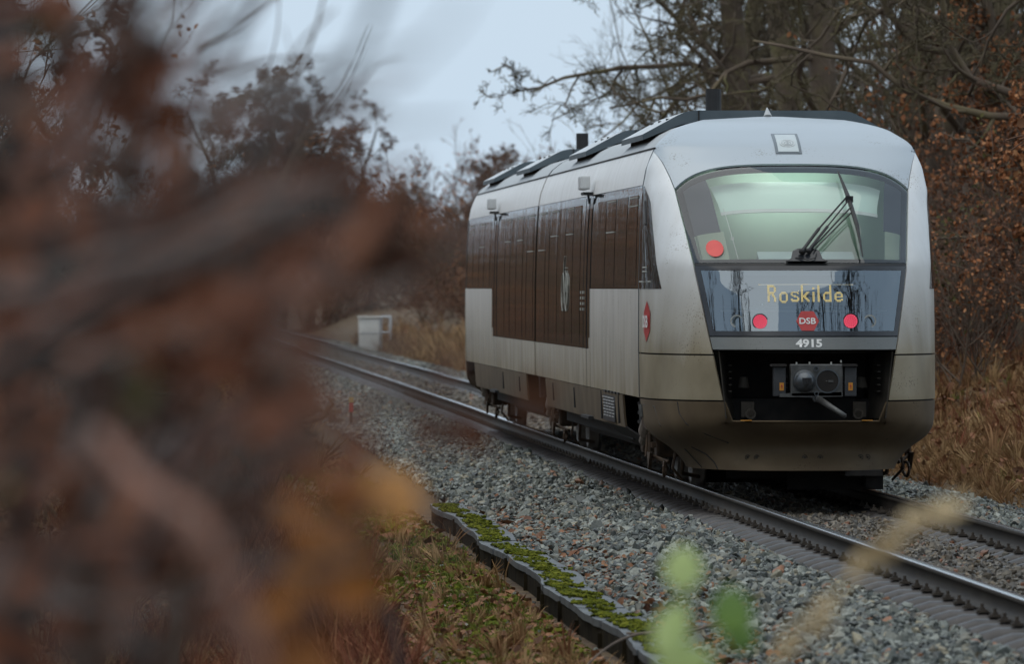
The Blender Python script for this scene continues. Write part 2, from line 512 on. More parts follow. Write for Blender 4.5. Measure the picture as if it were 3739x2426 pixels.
# ------------------------------------------------------------------ grass and litter
def tuft_mesh(seed, nb=14, h=1.0, spread=0.45, w=0.02, droop=0.5):
    r = np.random.default_rng(seed); P, F = [], []
    for _ in range(nb):
        a = r.uniform(0, 6.28); lean = r.uniform(0.05, 1) * spread; hh = h * r.uniform(0.5, 1)
        b0 = np.array([math.cos(a), math.sin(a), 0]) * r.uniform(0, 0.12)
        side = np.array([-math.sin(a + r.normal(0, .5)), math.cos(a), 0]) * w
        prev = None
        for t in (0, 0.4, 0.75, 1.0):
            c = b0 + np.array([math.cos(a) * lean * t ** 1.6, math.sin(a) * lean * t ** 1.6, hh * (t - droop * 0.5 * t ** 3)])
            ww = (1 - t * 0.85)
            P += [tuple(c - side * ww), tuple(c + side * ww)]
            if prev is not None: F.append((prev, prev + 1, len(P) - 1, len(P) - 2))
            prev = len(P) - 2
    return raw_mesh(P, F, 'tuft')
M_dry = simple('dry_grass', [(0.0, (0.15, 0.075, 0.032)), (0.35, (0.28, 0.165, 0.075)), (0.7, (0.38, 0.25, 0.125)), (1.0, (0.18, 0.075, 0.035))], 3, 0.85, rnd=True, spec=0.2)
M_green = simple('short_grass', [(0.0, (0.05, 0.085, 0.012)), (0.6, (0.11, 0.15, 0.015)), (1.0, (0.19, 0.18, 0.04))], 3, 0.85, rnd=True, spec=0.2)
M_stalk = simple('red_brown_stalks', [(0.0, (0.10, 0.028, 0.015)), (0.5, (0.19, 0.06, 0.032)), (1.0, (0.27, 0.13, 0.065))], 3, 0.85, rnd=True, spec=0.2)
DRY = variants('dry_tufts', [tuft_mesh(k) for k in range(6)], M_dry)
GRN = variants('green_tufts', [tuft_mesh(10 + k, 12, 0.7, 0.6, 0.025) for k in range(5)], M_green)
STK = variants('stalks', [tuft_mesh(20 + k, 9, 1.0, 0.35, 0.012, 0.1) for k in range(5)], M_stalk)
def leaf_mesh(seed):
    r = np.random.default_rng(seed)
    P = [(-0.5, 0, 0), (-0.2, 0.3, 0.1), (0.25, 0.25, 0.12), (0.5, 0, 0), (0.2, -0.28, 0.09), (-0.25, -0.27, 0.12), (0, 0, -0.02)]
    P = np.array(P) + r.normal(0, 0.04, (7, 3))
    return raw_mesh(P, [(0, 1, 6), (1, 2, 6), (2, 3, 6), (3, 4, 6), (4, 5, 6), (5, 0, 6)], 'leaf')
M_litter = simple('fallen_leaves', [(0.0, (0.09, 0.035, 0.018)), (0.4, (0.22, 0.085, 0.035)), (0.7, (0.30, 0.14, 0.06)), (1.0, (0.13, 0.06, 0.035))], 3, 0.7, rnd=True)
LEAF = variants('leaf_kinds', [leaf_mesh(k) for k in range(5)], M_litter)

def sow(name, n, xr, yr, coll, size, tilt=0.2, cond=None, ypow=1.0, lift=0.0, label=None):
    x = xr(n) if callable(xr) else rng.uniform(xr[0], xr[1], n)
    y = yr[0] + (yr[1] - yr[0]) * rng.random(n) ** ypow
    if cond is not None:
        kp = cond(x, y); x, y = x[kp], y[kp]; n = len(x)
    s = size * rng.lognormal(0, 0.42, n)
    return scatter(name, np.stack([x, y, ground_z(x, y) + lift], 1), np.stack([rng.normal(0, tilt, n), rng.normal(0, tilt, n), rng.uniform(0, 6.28, n)], 1), np.stack([s, s, s], 1), coll)
# right bank
sow('dry_grass', 38000, (2.95, 8.5), (60, 150), DRY, 0.17, 0.45, cond=lambda x, y: (x > 3.15) | (rng.random(len(x)) > .6), ypow=1.2)
sow('green_grass', 2500, (3.3, 7.5), (60, 120), GRN, 0.16, cond=lambda x, y: lump_noise(x, y, 0.3) > 0.5)
sow('bramble_stalks', 5000, (3.8, 9), (60, 140), STK, 0.36, 0.5, cond=lambda x, y: lump_noise(x, y, 0.22) > -0.1)
sow('leaf_litter', 8000, (3.2, 9), (60, 140), LEAF, 0.07, 0.9, lift=0.16, cond=lambda x, y: lump_noise(x + 3, y, 0.2) > -0.2)
sow('leaf_litter', 26000, (3.2, 10), (58, 150), LEAF, 0.07, 0.7, lift=0.03)
# thin grass along the far edges
sow('dry_grass', 8000, lambda n: rng.normal(3.5, 0.35, n), (130, 290), DRY, 0.42, 0.3)
# left ground
sow('dry_grass', 9000, lambda n: -3.6 - np.abs(rng.normal(0, 1.6, n)), (100, 300), DRY, 0.36, 0.35)
sow('leaf_litter', 12000, (-9, -3.2), (100, 200), LEAF, 0.09, 0.5, lift=0.03)
sow('dry_grass', 9000, (-9, -3.2), (42, 110), DRY, 0.17, 0.5, cond=lambda x, y: lump_noise(x, y, 0.25) > 0.1)
sow('green_grass', 12000, lambda n: -3.2 - np.abs(rng.normal(0, 0.7, n)), (42, 100), GRN, 0.07, 0.4, cond=lambda x, y: lump_noise(x, y, 0.3) > 0.0 - (y > 56) * 0.5)
sow('bramble_stalks', 11000, lambda n: -4.4 - np.abs(rng.normal(0, 1.1, n)), (42, 100), STK, 0.26, 0.5)
sow('leaf_litter', 26000, (-8, -3.15), (42, 90), LEAF, 0.05, 0.6, lift=0.02)
sow('leaf_litter', 1500, lambda n: -2.72 + np.abs(rng.normal(0, 0.35, n)), (42, 75), LEAF, 0.045, 0.5, lift=0.04)

# ================================================================== TRAIN
Y0 = 67.9            # y of the nose tip
YC = 88.2            # the joint between the two cars
def paint(name, base, rough=0.32, metal=0.25, dirt=1.0, coat=0.2, dcol=[(0.3, (0.19, 0.155, 0.095)), (0.7, (0.31, 0.265, 0.18))]):
    """silver paint with road dirt that thickens towards the bottom and vertical run-down streaks"""
    m, nt, b = nmat(name)
    geo = nt.nodes.new('ShaderNodeNewGeometry')
    sep = nt.nodes.new('ShaderNodeSeparateXYZ'); nt.links.new(geo.outputs['Position'], sep.inputs[0])
    mr = nt.nodes.new('ShaderNodeMapRange'); mr.inputs['From Min'].default_value = 2.3; mr.inputs['From Max'].default_value = 0.45
    nt.links.new(sep.outputs['Z'], mr.inputs['Value'])
    nz = pos_noise(nt, 6.0, 6, vscale=(0.5, 0.5, 0.12))
    nz2 = pos_noise(nt, 1.7, 5)
    ad = nt.nodes.new('ShaderNodeMath'); ad.operation = 'MULTIPLY_ADD'; ad.inputs[1].default_value = 0.34; ad.inputs[2].default_value = -0.06
    nt.links.new(nz.outputs['Fac'], ad.inputs[0])
    a2 = nt.nodes.new('ShaderNodeMath'); a2.operation = 'ADD'; nt.links.new(mr.outputs[0], a2.inputs[0]); nt.links.new(ad.outputs[0], a2.inputs[1])
    a3 = nt.nodes.new('ShaderNodeMath'); a3.operation = 'MULTIPLY'; a3.use_clamp = True; a3.inputs[1].default_value = 0.85 * dirt
    nt.links.new(a2.outputs[0], a3.inputs[0])
    dr = ramp(nt, nz2.outputs['Fac'], dcol)
    mx = nt.nodes.new('ShaderNodeMix'); mx.data_type = 'RGBA'
    nt.links.new(a3.outputs[0], mx.inputs[0]); mx.inputs[6].default_value = (*base, 1); nt.links.new(dr.outputs['Color'], mx.inputs[7])
    # flies, tar spots and small chips
    sp1 = pos_noise(nt, 55.0, 2); sp2 = pos_noise(nt, 2.3, 3)
    th = nt.nodes.new('ShaderNodeMath'); th.operation = 'MULTIPLY'; nt.links.new(sp1.outputs['Fac'], th.inputs[0]); nt.links.new(sp2.outputs['Fac'], th.inputs[1])
    tr_ = ramp(nt, th.outputs[0], [(0.38, (1, 1, 1)), (0.44, (0.45, 0.40, 0.33))])
    mm = nt.nodes.new('ShaderNodeMix'); mm.data_type = 'RGBA'; mm.blend_type = 'MULTIPLY'; mm.inputs[0].default_value = 0.8
    nt.links.new(mx.outputs[2], mm.inputs[6]); nt.links.new(tr_.outputs['Color'], mm.inputs[7])
    nt.links.new(mm.outputs[2], b.inputs['Base Color'])
    r2 = nt.nodes.new('ShaderNodeMapRange'); r2.inputs['To Min'].default_value = rough; r2.inputs['To Max'].default_value = 0.75
    nt.links.new(a3.outputs[0], r2.inputs['Value']); nt.links.new(r2.outputs[0], b.inputs['Roughness'])
    b.inputs['Metallic'].default_value = metal
    b.inputs['Coat Weight'].default_value = coat
    b.inputs['Coat Roughness'].default_value = 0.15
    bump(nt, b, nz2.outputs['Fac'], 0.04, 0.02)
    return m
M_silver = paint('silver_paint', (0.80, 0.79, 0.775), 0.42, 0.05, 1.25)
M_white = paint('pale_nose_paint', (0.78, 0.80, 0.81), 0.3, 0.1, 1.75)
M_dome = paint('dome_paint', (0.40, 0.45, 0.49), 0.3, 0.2, 0.3)
M_skirt = paint('dirty_skirt_paint', (0.30, 0.28, 0.24), 0.5, 0.1, 1.35, 0.0, [(0.3, (0.075, 0.05, 0.026)), (0.7, (0.14, 0.10, 0.056))])
M_roof = paint('roof_paint', (0.40, 0.42, 0.43), 0.45, 0.1, 0.4, 0.0)
M_dgrey = paint('dark_grey_paint', (0.10, 0.125, 0.145), 0.35, 0.2, 0.5, 0.3)
M_unit = simple('roof_unit_grey', [(0.3, (0.055, 0.075, 0.09)), (0.7, (0.085, 0.11, 0.125))], 3, 0.5)
M_lid = simple('sky_pale_lid_and_slat', [(0.3, (0.42, 0.44, 0.45)), (0.7, (0.52, 0.54, 0.55))], 4, 0.3)  # unit tops: sky brightness put into the colour; grille slats share this grey
M_black = simple('black_underparts', [(0.3, (0.006, 0.005, 0.005)), (0.7, (0.02, 0.016, 0.013))], 8, 0.8)
M_brake = simple('bogie_dust', [(0.3, (0.03, 0.02, 0.012)), (0.7, (0.10, 0.06, 0.035))], 8, 0.8)
M_gasket = simple('rubber_gasket', [(0.3, (0.008, 0.008, 0.009)), (0.7, (0.014, 0.014, 0.015))], 8, 0.55)
M_frit = simple('glass_border', [(0.3, (0.02, 0.022, 0.027)), (0.7, (0.03, 0.033, 0.04))], 6, 0.2)
M_steel = simple('coupler_steel', [(0.3, (0.07, 0.07, 0.068)), (0.7, (0.13, 0.13, 0.125))], 12, 0.5, metal=0.5, bmp=0.2, bdist=0.003)
M_smooth_steel = simple('coupler_cone', [(0.3, (0.07, 0.08, 0.09)), (0.7, (0.11, 0.12, 0.13))], 12, 0.35, metal=0.5)
M_red = simple('red_sticker', [(0.3, (0.42, 0.03, 0.03)), (0.7, (0.50, 0.045, 0.04))], 9, 0.4)
M_disc = simple('red_disc', [(0.3, (0.62, 0.05, 0.045)), (0.7, (0.70, 0.075, 0.06))], 9, 0.4)
M_letter = simple('white_print', [(0.3, (0.70, 0.71, 0.69)), (0.7, (0.8, 0.8, 0.78))], 9, 0.5)
M_ghost = simple('faded_print', [(0.3, (0.26, 0.26, 0.23)), (0.7, (0.45, 0.45, 0.40))], 9, 0.5)
M_orange = simple('orange_label', [(0.3, (0.55, 0.22, 0.02)), (0.7, (0.65, 0.30, 0.04))], 9, 0.5)
M_plastic = simple('white_plastic', [(0.3, (0.55, 0.57, 0.58)), (0.7, (0.66, 0.68, 0.68))], 5, 0.4)
M_cabgreen = simple('cab_wall', [(0.3, (0.50, 0.62, 0.55)), (0.7, (0.56, 0.68, 0.60))], 1.5, 0.6)
M_blind = simple('sun_blind', [(0.3, (0.70, 0.84, 0.77)), (0.7, (0.76, 0.88, 0.81))], 1.5, 0.6)
M_cabdark = simple('cab_dark', [(0.3, (0.035, 0.045, 0.065)), (0.7, (0.06, 0.07, 0.10))], 1.5, 0.6)
M_dash = simple('dashboard', [(0.3, (0.33, 0.42, 0.45)), (0.7, (0.42, 0.50, 0.52))], 2, 0.5)
M_beige = simple('cab_lining', [(0.3, (0.33, 0.38, 0.30)), (0.7, (0.42, 0.46, 0.36))], 2, 0.5)
M_panelin = simple('light_panel', [(0.3, (0.05, 0.07, 0.09)), (0.7, (0.08, 0.105, 0.13))], 2, 0.5)
M_lampbox = simple('lamp_backing', [(0.3, (0.018, 0.022, 0.03)), (0.7, (0.03, 0.035, 0.045))], 2, 0.5)
M_ringm = simple('lamp_ring', [(0.3, (0.35, 0.36, 0.33)), (0.7, (0.5, 0.5, 0.46))], 9, 0.3, metal=0.5)

def emit(name, c, s):
    m, nt, b = nmat(name)
    b.inputs['Base Color'].default_value = (*[q * 0.6 for q in c], 1)
    b.inputs['Emission Color'].default_value = (*c, 1); b.inputs['Emission Strength'].default_value = s
    return m
M_led = emit('yellow_matrix_dots', (1.0, 0.80, 0.32), 0.5)
M_bar = emit('matrix_glow_bar', (1.0, 0.85, 0.5), 0.35)
M_redled = emit('red_tail_leds', (1.0, 0.16, 0.28), 1.0)
M_redbase = emit('red_tail_lens', (0.8, 0.03, 0.07), 0.16)
M_ceil = emit('cab_ceiling_lamp', (0.85, 1.0, 0.9), 9.0)

def glass(name, refl, tint, rough=0.0, see=1.0, ripple=0.0, gcol=(0.95, 0.97, 1.0)):
    m, nt, b = nmat(name)
    N, L = nt.nodes, nt.links
    N.remove(b)
    out = [n for n in N if n.type == 'OUTPUT_MATERIAL'][0]
    tr = N.new('ShaderNodeBsdfTransparent'); tr.inputs['Color'].default_value = (*tint, 1)
    gl = N.new('ShaderNodeBsdfGlossy'); gl.inputs['Roughness'].default_value = rough; gl.inputs['Color'].default_value = (*gcol, 1)
    fr = N.new('ShaderNodeFresnel'); fr.inputs['IOR'].default_value = refl
    mx = N.new('ShaderNodeMixShader')
    if ripple:
        nz = pos_noise(nt, 3.0, 2, vscale=(1.0, 1.0, 0.35))
        bp = N.new('ShaderNodeBump'); bp.inputs['Strength'].default_value = ripple; bp.inputs['Distance'].default_value = 0.01
        L.new(nz.outputs['Fac'], bp.inputs['Height']); L.new(bp.outputs['Normal'], gl.inputs['Normal'])
    L.new(fr.outputs[0], mx.inputs[0]); L.new(tr.outputs[0], mx.inputs[1]); L.new(gl.outputs[0], mx.inputs[2])
    L.new(mx.outputs[0], out.inputs['Surface'])
    return m
M_wglass = glass('windscreen_glass', 1.6, (0.86, 0.92, 0.90), 0.0, ripple=0.05)
M_pglass = glass('front_panel_glass', 2.6, (0.75, 0.84, 0.92), 0.01, ripple=0.10, gcol=(0.78, 0.90, 1.0))
def darkglass(name, c, rough, ripple):
    m, nt, b = nmat(name)
    b.inputs['Base Color'].default_value = (*c, 1); b.inputs['Roughness'].default_value = rough
    b.inputs['IOR'].default_value = 1.5
    b.inputs['Specular IOR Level'].default_value = 0.6
    nz = pos_noise(nt, 1.6, 3, vscale=(1, 1.0, 0.12))
    bump(nt, b, nz.outputs['Fac'], ripple, 0.02)
    return m
M_band = darkglass('tinted_side_glass', (0.022, 0.020, 0.017), 0.02, 0.22)
M_pane = darkglass('side_window_pane', (0.014, 0.014, 0.013), 0.02, 0.06)

train = empty('railcar', (0, Y0, 0))
tag(train, 'silver two-car diesel train bound for Roskilde with dark window band', 'train')
def T(v): return Vector((v[0], v[1] - Y0, v[2]))

# ---- nose surface ------------------------------------------------
kz = [0.20, 0.24, 0.34, 0.42, 0.50, 0.60, 0.68, 0.86, 1.30, 1.44, 1.90, 2.14, 2.50, 2.84, 3.07, 3.29, 3.45, 3.54, 3.58]
kW = [0.97, 0.98, 1.06, 1.15, 1.29, 1.355, 1.37, 1.385, 1.39, 1.39, 1.388, 1.382, 1.372, 1.355, 1.312, 1.215, 1.01, 0.68, 0.06]
ks = [0.20, 0.21, 0.31, 0.36, 0.29, 0.11, 0.02, -0.03, 0.04, 0.09, 0.25, 0.36, 0.84, 1.33, 1.72, 2.15, 2.75, 3.35, 4.1]
kS = [2.0, 2.0, 2.05, 2.1, 2.15, 2.2, 2.3, 2.4, 2.45, 2.45, 2.45, 2.45, 2.45, 2.45, 2.45, 2.5, 2.95, 3.5, 4.15]
PE = 2.6
def nose_z(z):
    return np.interp(z, kz, kW), np.interp(z, kz, ks), np.interp(z, kz, kS)
# smooth the tables
zz_ = np.linspace(kz[0], kz[-1], 400)
def _sm(t, n=9):
    v = np.interp(zz_, kz, t); k_ = np.ones(n) / n
    p = np.pad(v, n // 2, mode='edge'); p[:n // 2] = v[0]; return np.convolve(p, k_, 'valid')[:400]
sW, sc_, sS = _sm(kW, 11), _sm(ks, 13), _sm(kS, 11)
sW[-12:] = np.interp(zz_[-12:], kz, kW)
def nose_pt(u, z, off=0.0):
    """u in [-1,1] across, z height -> point (x, s, z)"""
    u = np.clip(u, -1, 1)
    W = np.interp(z, zz_, sW); c = np.interp(z, zz_, sc_); S = np.interp(z, zz_, sS)
    ph = u * math.pi / 2
    x = W * np.sign(u) * np.abs(np.sin(ph)) ** (2 / PE)
    s = c + (S - c) * (1 - np.abs(np.cos(ph)) ** (2 / PE))
    return np.stack([x, s, z * np.ones_like(x)], -1)
def u_of_x(x, z):
    W = np.interp(z, zz_, sW)
    return np.sign(x) * np.arcsin(np.clip(np.abs(x) / W, 0, 1) ** (PE / 2)) / (math.pi / 2)
def u_of_s(s, z, sgn=-1):
    c = np.interp(z, zz_, sc_); S = np.interp(z, zz_, sS)
    return sgn * np.arccos(np.clip(1 - (s - c) / (S - c), 0, 1) ** (PE / 2)) / (math.pi / 2)
def nose_off(u, z, off):
    P = nose_pt(u, z)
    if np.all(off == 0): return P
    e = 0.004
    du = nose_pt(np.clip(u + e, -1, 1), z) - nose_pt(np.clip(u - e, -1, 1), z)
    dz = nose_pt(u, np.clip(z + e, kz[0], kz[-1])) - nose_pt(u, np.clip(z - e, kz[0], kz[-1]))
    n = np.cross(du, dz); n /= np.linalg.norm(n, axis=-1, keepdims=True) + 1e-9
    return P + n * np.asarray(off)[..., None]
def to_train(P, far=False):
    """(x,s,z) -> train local; far=True gives the other end"""
    Q = np.array(P, dtype=float)
    if far:
        Q[..., 0] *= -1
        Q[..., 1] = 2 * (YC - Y0) - Q[..., 1]
    return Q
def patch(name, ufun, zfun, nu, nv, mat, parent=train, off=0.0, thick=0.018, far=False, lip=True):
    """ufun(a,z)->u, zfun(a,b)->z on a grid; a small inward lip gives the edges depth"""
    a = np.linspace(0, 1, nu); b = np.linspace(0, 1, nv)
    A, B = np.meshgrid(a, b)
    Z = zfun(A, B); U = ufun(A, Z)
    P = nose_off(U, Z, off * np.ones_like(Z))
    V = to_train(P, far).reshape(-1, 3)
    I = np.arange(nu * nv).reshape(nv, nu)
    F = [(I[:-1, :-1]).ravel(), I[:-1, 1:].ravel(), I[1:, 1:].ravel(), I[1:, :-1].ravel()]
    F = np.stack(F, -1)
    if lip:
        rim = np.concatenate([I[0, :], I[1:, -1], I[-1, -2::-1], I[-2:0:-1, 0]])
        Pi = nose_off(U, Z, (off - thick) * np.ones_like(Z)); Vi = to_train(Pi, far).reshape(-1, 3)[rim]
        n0 = len(V); V = np.concatenate([V, V[rim], Vi]); k = len(rim)
        j = np.arange(k); j2 = (j + 1) % k
        F = np.concatenate([F, np.stack([n0 + j, n0 + k + j, n0 + k + j2, n0 + j2], -1)])
    if far: F = F
    return link(name, _m(V, F, nu, nv, name), mat, parent)
def _m(V, F, nu, nv, name):
    me = raw_mesh(V, F, name)
    sm = np.zeros(len(F), bool); sm[:(nu - 1) * (nv - 1)] = True
    me.polygons.foreach_set('use_smooth', sm)
    return me
# pillar inner edge (half-width of the dark front mask) by height
def XE(z): return np.interp(z, [0.2, 0.60, 0.68, 0.86, 1.44, 2.14, 2.84, 2.95, 3.10, 3.30, 3.6], [0.70, 0.70, 0.72, 0.76, 0.875, 1.0, 1.105, 1.135, 1.19, 1.3, 1.3])
def uE(z): return u_of_x(XE(z), z)
lerp = lambda a, x, y: x + (y - x) * a

def nose(far=False):
    sgns = (-1, 1)
    G = 0.005
    for sg in sgns:
        # pillar + cheek, upper and lower
        patch('pillar', lambda a, z: sg * lerp(a, uE(z) + G, 0.997), lambda a, b: lerp(b, 1.295, 3.275), 34, 60, M_white, far=far)
        patch('cheek', lambda a, z: sg * lerp(a, uE(z) + G, 0.997), lambda a, b: lerp(b, 0.868, 1.28), 34, 16, M_white, far=far)
    za = lambda a: 3.07 - 0.235 * np.abs(2 * a - 1) ** 2.3
    patch('dome', lambda a, z: lerp(a, -1, 1) * np.where(z < 3.29, np.minimum(uE(z) - G * 0.6, 0.998), 0.998), lambda a, b: lerp(b ** 1.0, za(a) + 0.012, 3.575), 61, 40, M_dome, far=far)
    # skirt under the nose, with the coupler opening cut in its top
    def ztop(a):
        x = np.abs(2 * a - 1)
        t = np.clip((x - 0.265) / 0.035, 0, 1); t = t * t * (3 - 2 * t)
        return lerp(t, 0.672, 0.853)
    patch('nose_skirt', lambda a, z: lerp(a, -1, 1) * 0.995, lambda a, b: lerp(b, 0.215, ztop(a)), 121, 26, M_skirt, far=far)
nose(False); nose(True)

# inner shell closes the joints (dark), with the coupler opening left free
def inner(far):
    a = np.linspace(-0.99, 0.99, 61)
    for (z0, z1, nm) in ((1.33, 2.14, 'inner_shell'), (3.1, 3.5, 'inner_shell')):
        b = np.linspace(z0, z1, 14); A, B = np.meshgrid(a, b)
        P = to_train(nose_off(A, B, -0.09 * np.ones_like(B)), far).reshape(-1, 3)
        I = np.arange(A.size).reshape(A.shape)
        F = np.stack([I[:-1, :-1].ravel(), I[:-1, 1:].ravel(), I[1:, 1:].ravel(), I[1:, :-1].ravel()], -1)
        obj_from(nm, P, F, M_black, train, True)
    for sg in (-1, 1):
        b = np.linspace(0.7, 3.2, 40); aa = np.linspace(0, 1, 12); A, B = np.meshgrid(aa, b)
        U = sg * lerp(A, uE(B) + 0.01, 0.99)
        P = to_train(nose_off(U, B, -0.03 * np.ones_like(B)), far).reshape(-1, 3)
        I = np.arange(A.size).reshape(A.shape)
        F = np.stack([I[:-1, :-1].ravel(), I[:-1, 1:].ravel(), I[1:, 1:].ravel(), I[1:, :-1].ravel()], -1)
        obj_from('inner_shell', P, F, M_black, train, True)
inner(False); inner(True)

# side cab window (dark, slanted front edge)
for far in (False, True):
    for sg in (-1, 1):
        def ucab(a, z, sg=sg):
            # front edge leans back from s=1.25 at the sill to s=2.15 at the top, rounded at the top corner
            s0 = 1.22 + 0.86 * np.clip((z - 1.90) / 0.98, 0, 1) + 0.22 * np.clip((z - 2.70) / 0.18, 0, 1) ** 2
            return lerp(a, np.abs(u_of_s(s0, z)), 0.9985) * sg
        patch('cab_side_glass', ucab, lambda a, b: lerp(b, 1.90, 2.875), 16, 20, M_band, off=0.004, thick=0.006, far=far)
        if not far and sg < 0:
            cw = patch('cab_side_window', lambda a, z: -lerp(a, np.abs(u_of_s(1.22 + 0.86 * (z - 1.9) / 0.98 + 0.16, z)), np.abs(u_of_s(1.98 + 0.16 * (z - 2.05) / 0.7, z))), lambda a, b: lerp(b, 2.0, 2.45), 8, 10, M_pane, off=0.009, thick=0.005)
            mbx = MB()
            for (s0, s1, z_) in ((1.55, 2.25, 1.965), (1.75, 1.98, 2.10), (1.75, 1.98, 2.06)):
                pa = nose_off(u_of_s(s0, z_), np.array(z_), np.array(0.012)); pb = nose_off(u_of_s(s1, z_), np.array(z_), np.array(0.012))
                mbx.tube(pa, pb, 0.007, n=5)
            mbx.build('window_trim', M_ghost, train)
            mbx = MB(); pa = nose_off(u_of_s(1.98, 2.72), np.array(2.72), np.array(0.04)); pb = nose_off(u_of_s(1.83, 2.5), np.array(2.5), np.array(0.04))
            mbx.tube(pa, pb, 0.012, n=6); mbx.build('handle', M_gasket, train)

# windscreen: border, glass, cab behind it
zt = lambda a: 3.06 - 0.235 * np.abs(2 * a - 1) ** 2.3
ws = patch('windscreen', lambda a, z: lerp(a, -1, 1) * (uE(z) - 0.004), lambda a, b: lerp(b, 2.142, zt(a)), 61, 30, M_wglass, off=-0.004, thick=0.004)
def strip(name, a0, a1, b0, b1, mat, off, nu=40, nv=6, zlo=2.142, ztf=zt, parent=train, m=0.004, thick=0.006):
    return patch(name, lambda a, z: (lerp(lerp(a, a0, a1), -1, 1)) * (uE(z) - m), lambda a, b: lerp(lerp(b, b0, b1), zlo, ztf(lerp(a, a0, a1))), nu, nv, mat, parent, off=off, thick=thick)
FR = -0.012
strip('glass_border', 0.0, 1.0, 0.0, 0.045, M_frit, FR, 60, 4, parent=ws); strip('glass_border', 0.0, 1.0, 0.945, 1.0, M_frit, FR, 60, 4, parent=ws)
strip('glass_border', 0.0, 0.045, 0.045, 0.945, M_frit, FR, 4, 20, parent=ws); strip('glass_border', 0.955, 1.0, 0.045, 0.945, M_frit, FR, 4, 20, parent=ws)
# printed dark fields left and right of the driver's view and the clear lower corners
I_ = -0.045
strip('dark_field', 0.02, 0.20, 0.36, 0.975, M_cabdark, -0.02, 14, 14, parent=ws)
strip('dark_field', 0.84, 0.98, 0.38, 0.975, M_cabdark, -0.02, 12, 14, parent=ws)
strip('corner_lining', 0.06, 0.215, 0.04, 0.36, M_beige, -0.022, 14, 10, parent=ws)
strip('corner_lining', 0.85, 0.95, 0.04, 0.38, M_beige, -0.022, 12, 10, parent=ws)
# cab room: back wall, blind, dashboard, ceiling with its lit lamp
cab = lambda nm, c, s, mat, rot=None: MB().box(c, s, rot).build(nm, mat, train)
def quadp(name, pts, mat):
    return obj_from(name, pts, [(0, 1, 2, 3)], mat, train)
cab('cab_back_wall', (0, 2.72, 2.45), (2.5, 0.03, 1.5), M_cabgreen)
cab('cab_side_wall', (-1.2, 2.4, 2.35), (0.02, 0.6, 1.0), M_beige); cab('cab_side_wall', (1.2, 2.4, 2.35), (0.02, 0.6, 1.0), M_beige)
cab('dashboard', (0, 1.15, 1.99), (1.9, 0.95, 0.16), M_dash)
cab('instrument_hood', (0.10, 1.25, 2.13), (0.9, 0.35, 0.14), M_dash, Euler((0.3, 0, 0)))
cab('cab_ceiling', (0, 2.5, 3.06), (1.9, 0.4, 0.02), M_blind)
cab('cab_lamp', (0.0, 2.45, 2.79), (1.0, 0.12, 0.03), emit('cab_lamp_glow', (0.85, 1.0, 0.9), 5.0))
cab('blind_fill', (0.0, 1.80, 3.035), (0.7, 0.03, 0.012), emit('blind_fill_glow', (0.85, 1.0, 0.9), 7.0))  # added glowing strip, hidden behind the glass border, to brighten the blind
# roller blind hanging behind the glass: bright upper length, bottom bar, thinner lower length
bl = strip('sun_blind', 0.225, 0.835, 0.68, 1.0, M_blind, -0.17, 20, 8)
strip('blind_bar', 0.225, 0.835, 0.66, 0.695, M_letter, -0.155, 20, 3, parent=bl)
mbx = MB()
for a0, a1 in ((0.235, 0.262), (0.842, 0.868)):
    ptsw = []
    for bq in np.linspace(0.05, 0.62, 8):
        aq = lerp(bq, a1 - 0.0 if a0 < .5 else a0 + .026, a0 if a0 < .5 else a0)
        z_ = lerp(bq, 2.142, zt(aq)); ptsw.append(Vector(nose_off(np.array((2 * aq - 1)) * (uE(z_)), np.array(z_), np.array(-0.04))))
    mbx.pipe(ptsw, 0.004, 4); mbx.box(ptsw[3], (0.03, 0.02, 0.03))
mbx.build('blind_wire', M_letter, train)
# red disc inside the lower left corner
def disc_on_nose(name, x, z, r, mat, off, parent=train, rx=None, n=28, th=0.003):
    rx = rx or r
    t = np.linspace(0, 2 * math.pi, n, endpoint=False)
    X = x + rx * np.cos(t); Z = z + r * np.sin(t)
    P = [nose_off(u_of_x(np.array(x), z), np.array(z), np.array(off))] + [nose_off(u_of_x(np.array(a), b), np.array(b), np.array(off)) for a, b in zip(X, Z)]
    P = np.array(P); Q = P.copy(); Q[:, 1] += th
    V = np.concatenate([P, Q]); 
    F = [(0, 1 + (i + 1) % n, 1 + i) for i in range(n)]; 
    me = bpy.data.meshes.new(name); me.from_pydata(V.tolist(), [], F + [(1 + i, 1 + (i + 1) % n, n + 2 + (i + 1) % n, n + 2 + i) for i in range(n)])
    return link(name, me, mat, parent)
disc_on_nose('red_disc', -0.80, 2.275, 0.078, M_disc, 0.002, ws)

# wiper on its small dark plinth
pl = MB(); zb = 2.15
q0 = nose_off(u_of_x(np.array(0.02), 2.16), np.array(2.16), np.array(0.0))
pl.poly([Vector((x, q0[1] + (z - 2.16) * 0.9, z)) for x, z in ((-0.17, 2.145), (-0.12, 2.17), (-0.10, 2.24), (-0.05, 2.262), (0.10, 2.262), (0.15, 2.24), (0.17, 2.17), (0.22, 2.145))], (0, -0.035, 0.012))
pl.build('wiper_plinth', M_frit, train)
def on(x, z, o): return Vector(nose_off(u_of_x(np.array(x), z), np.array(z), np.array(o)))
wp = MB()
b0, b1 = on(-0.02, 2.185, 0.08), on(0.04, 2.19, 0.08)
t0, t1 = on(0.47, 2.70, 0.09), on(0.49, 2.60, 0.085)
wp.tube(b0, on(0.16, 2.38, 0.10), 0.016, n=6); wp.tube(on(0.16, 2.38, 0.10), t0, 0.009, n=6)
wp.tube(b1, on(0.24, 2.40, 0.10), 0.014, n=6); wp.tube(on(0.24, 2.40, 0.10), on(0.47, 2.655, 0.09), 0.007, n=6)
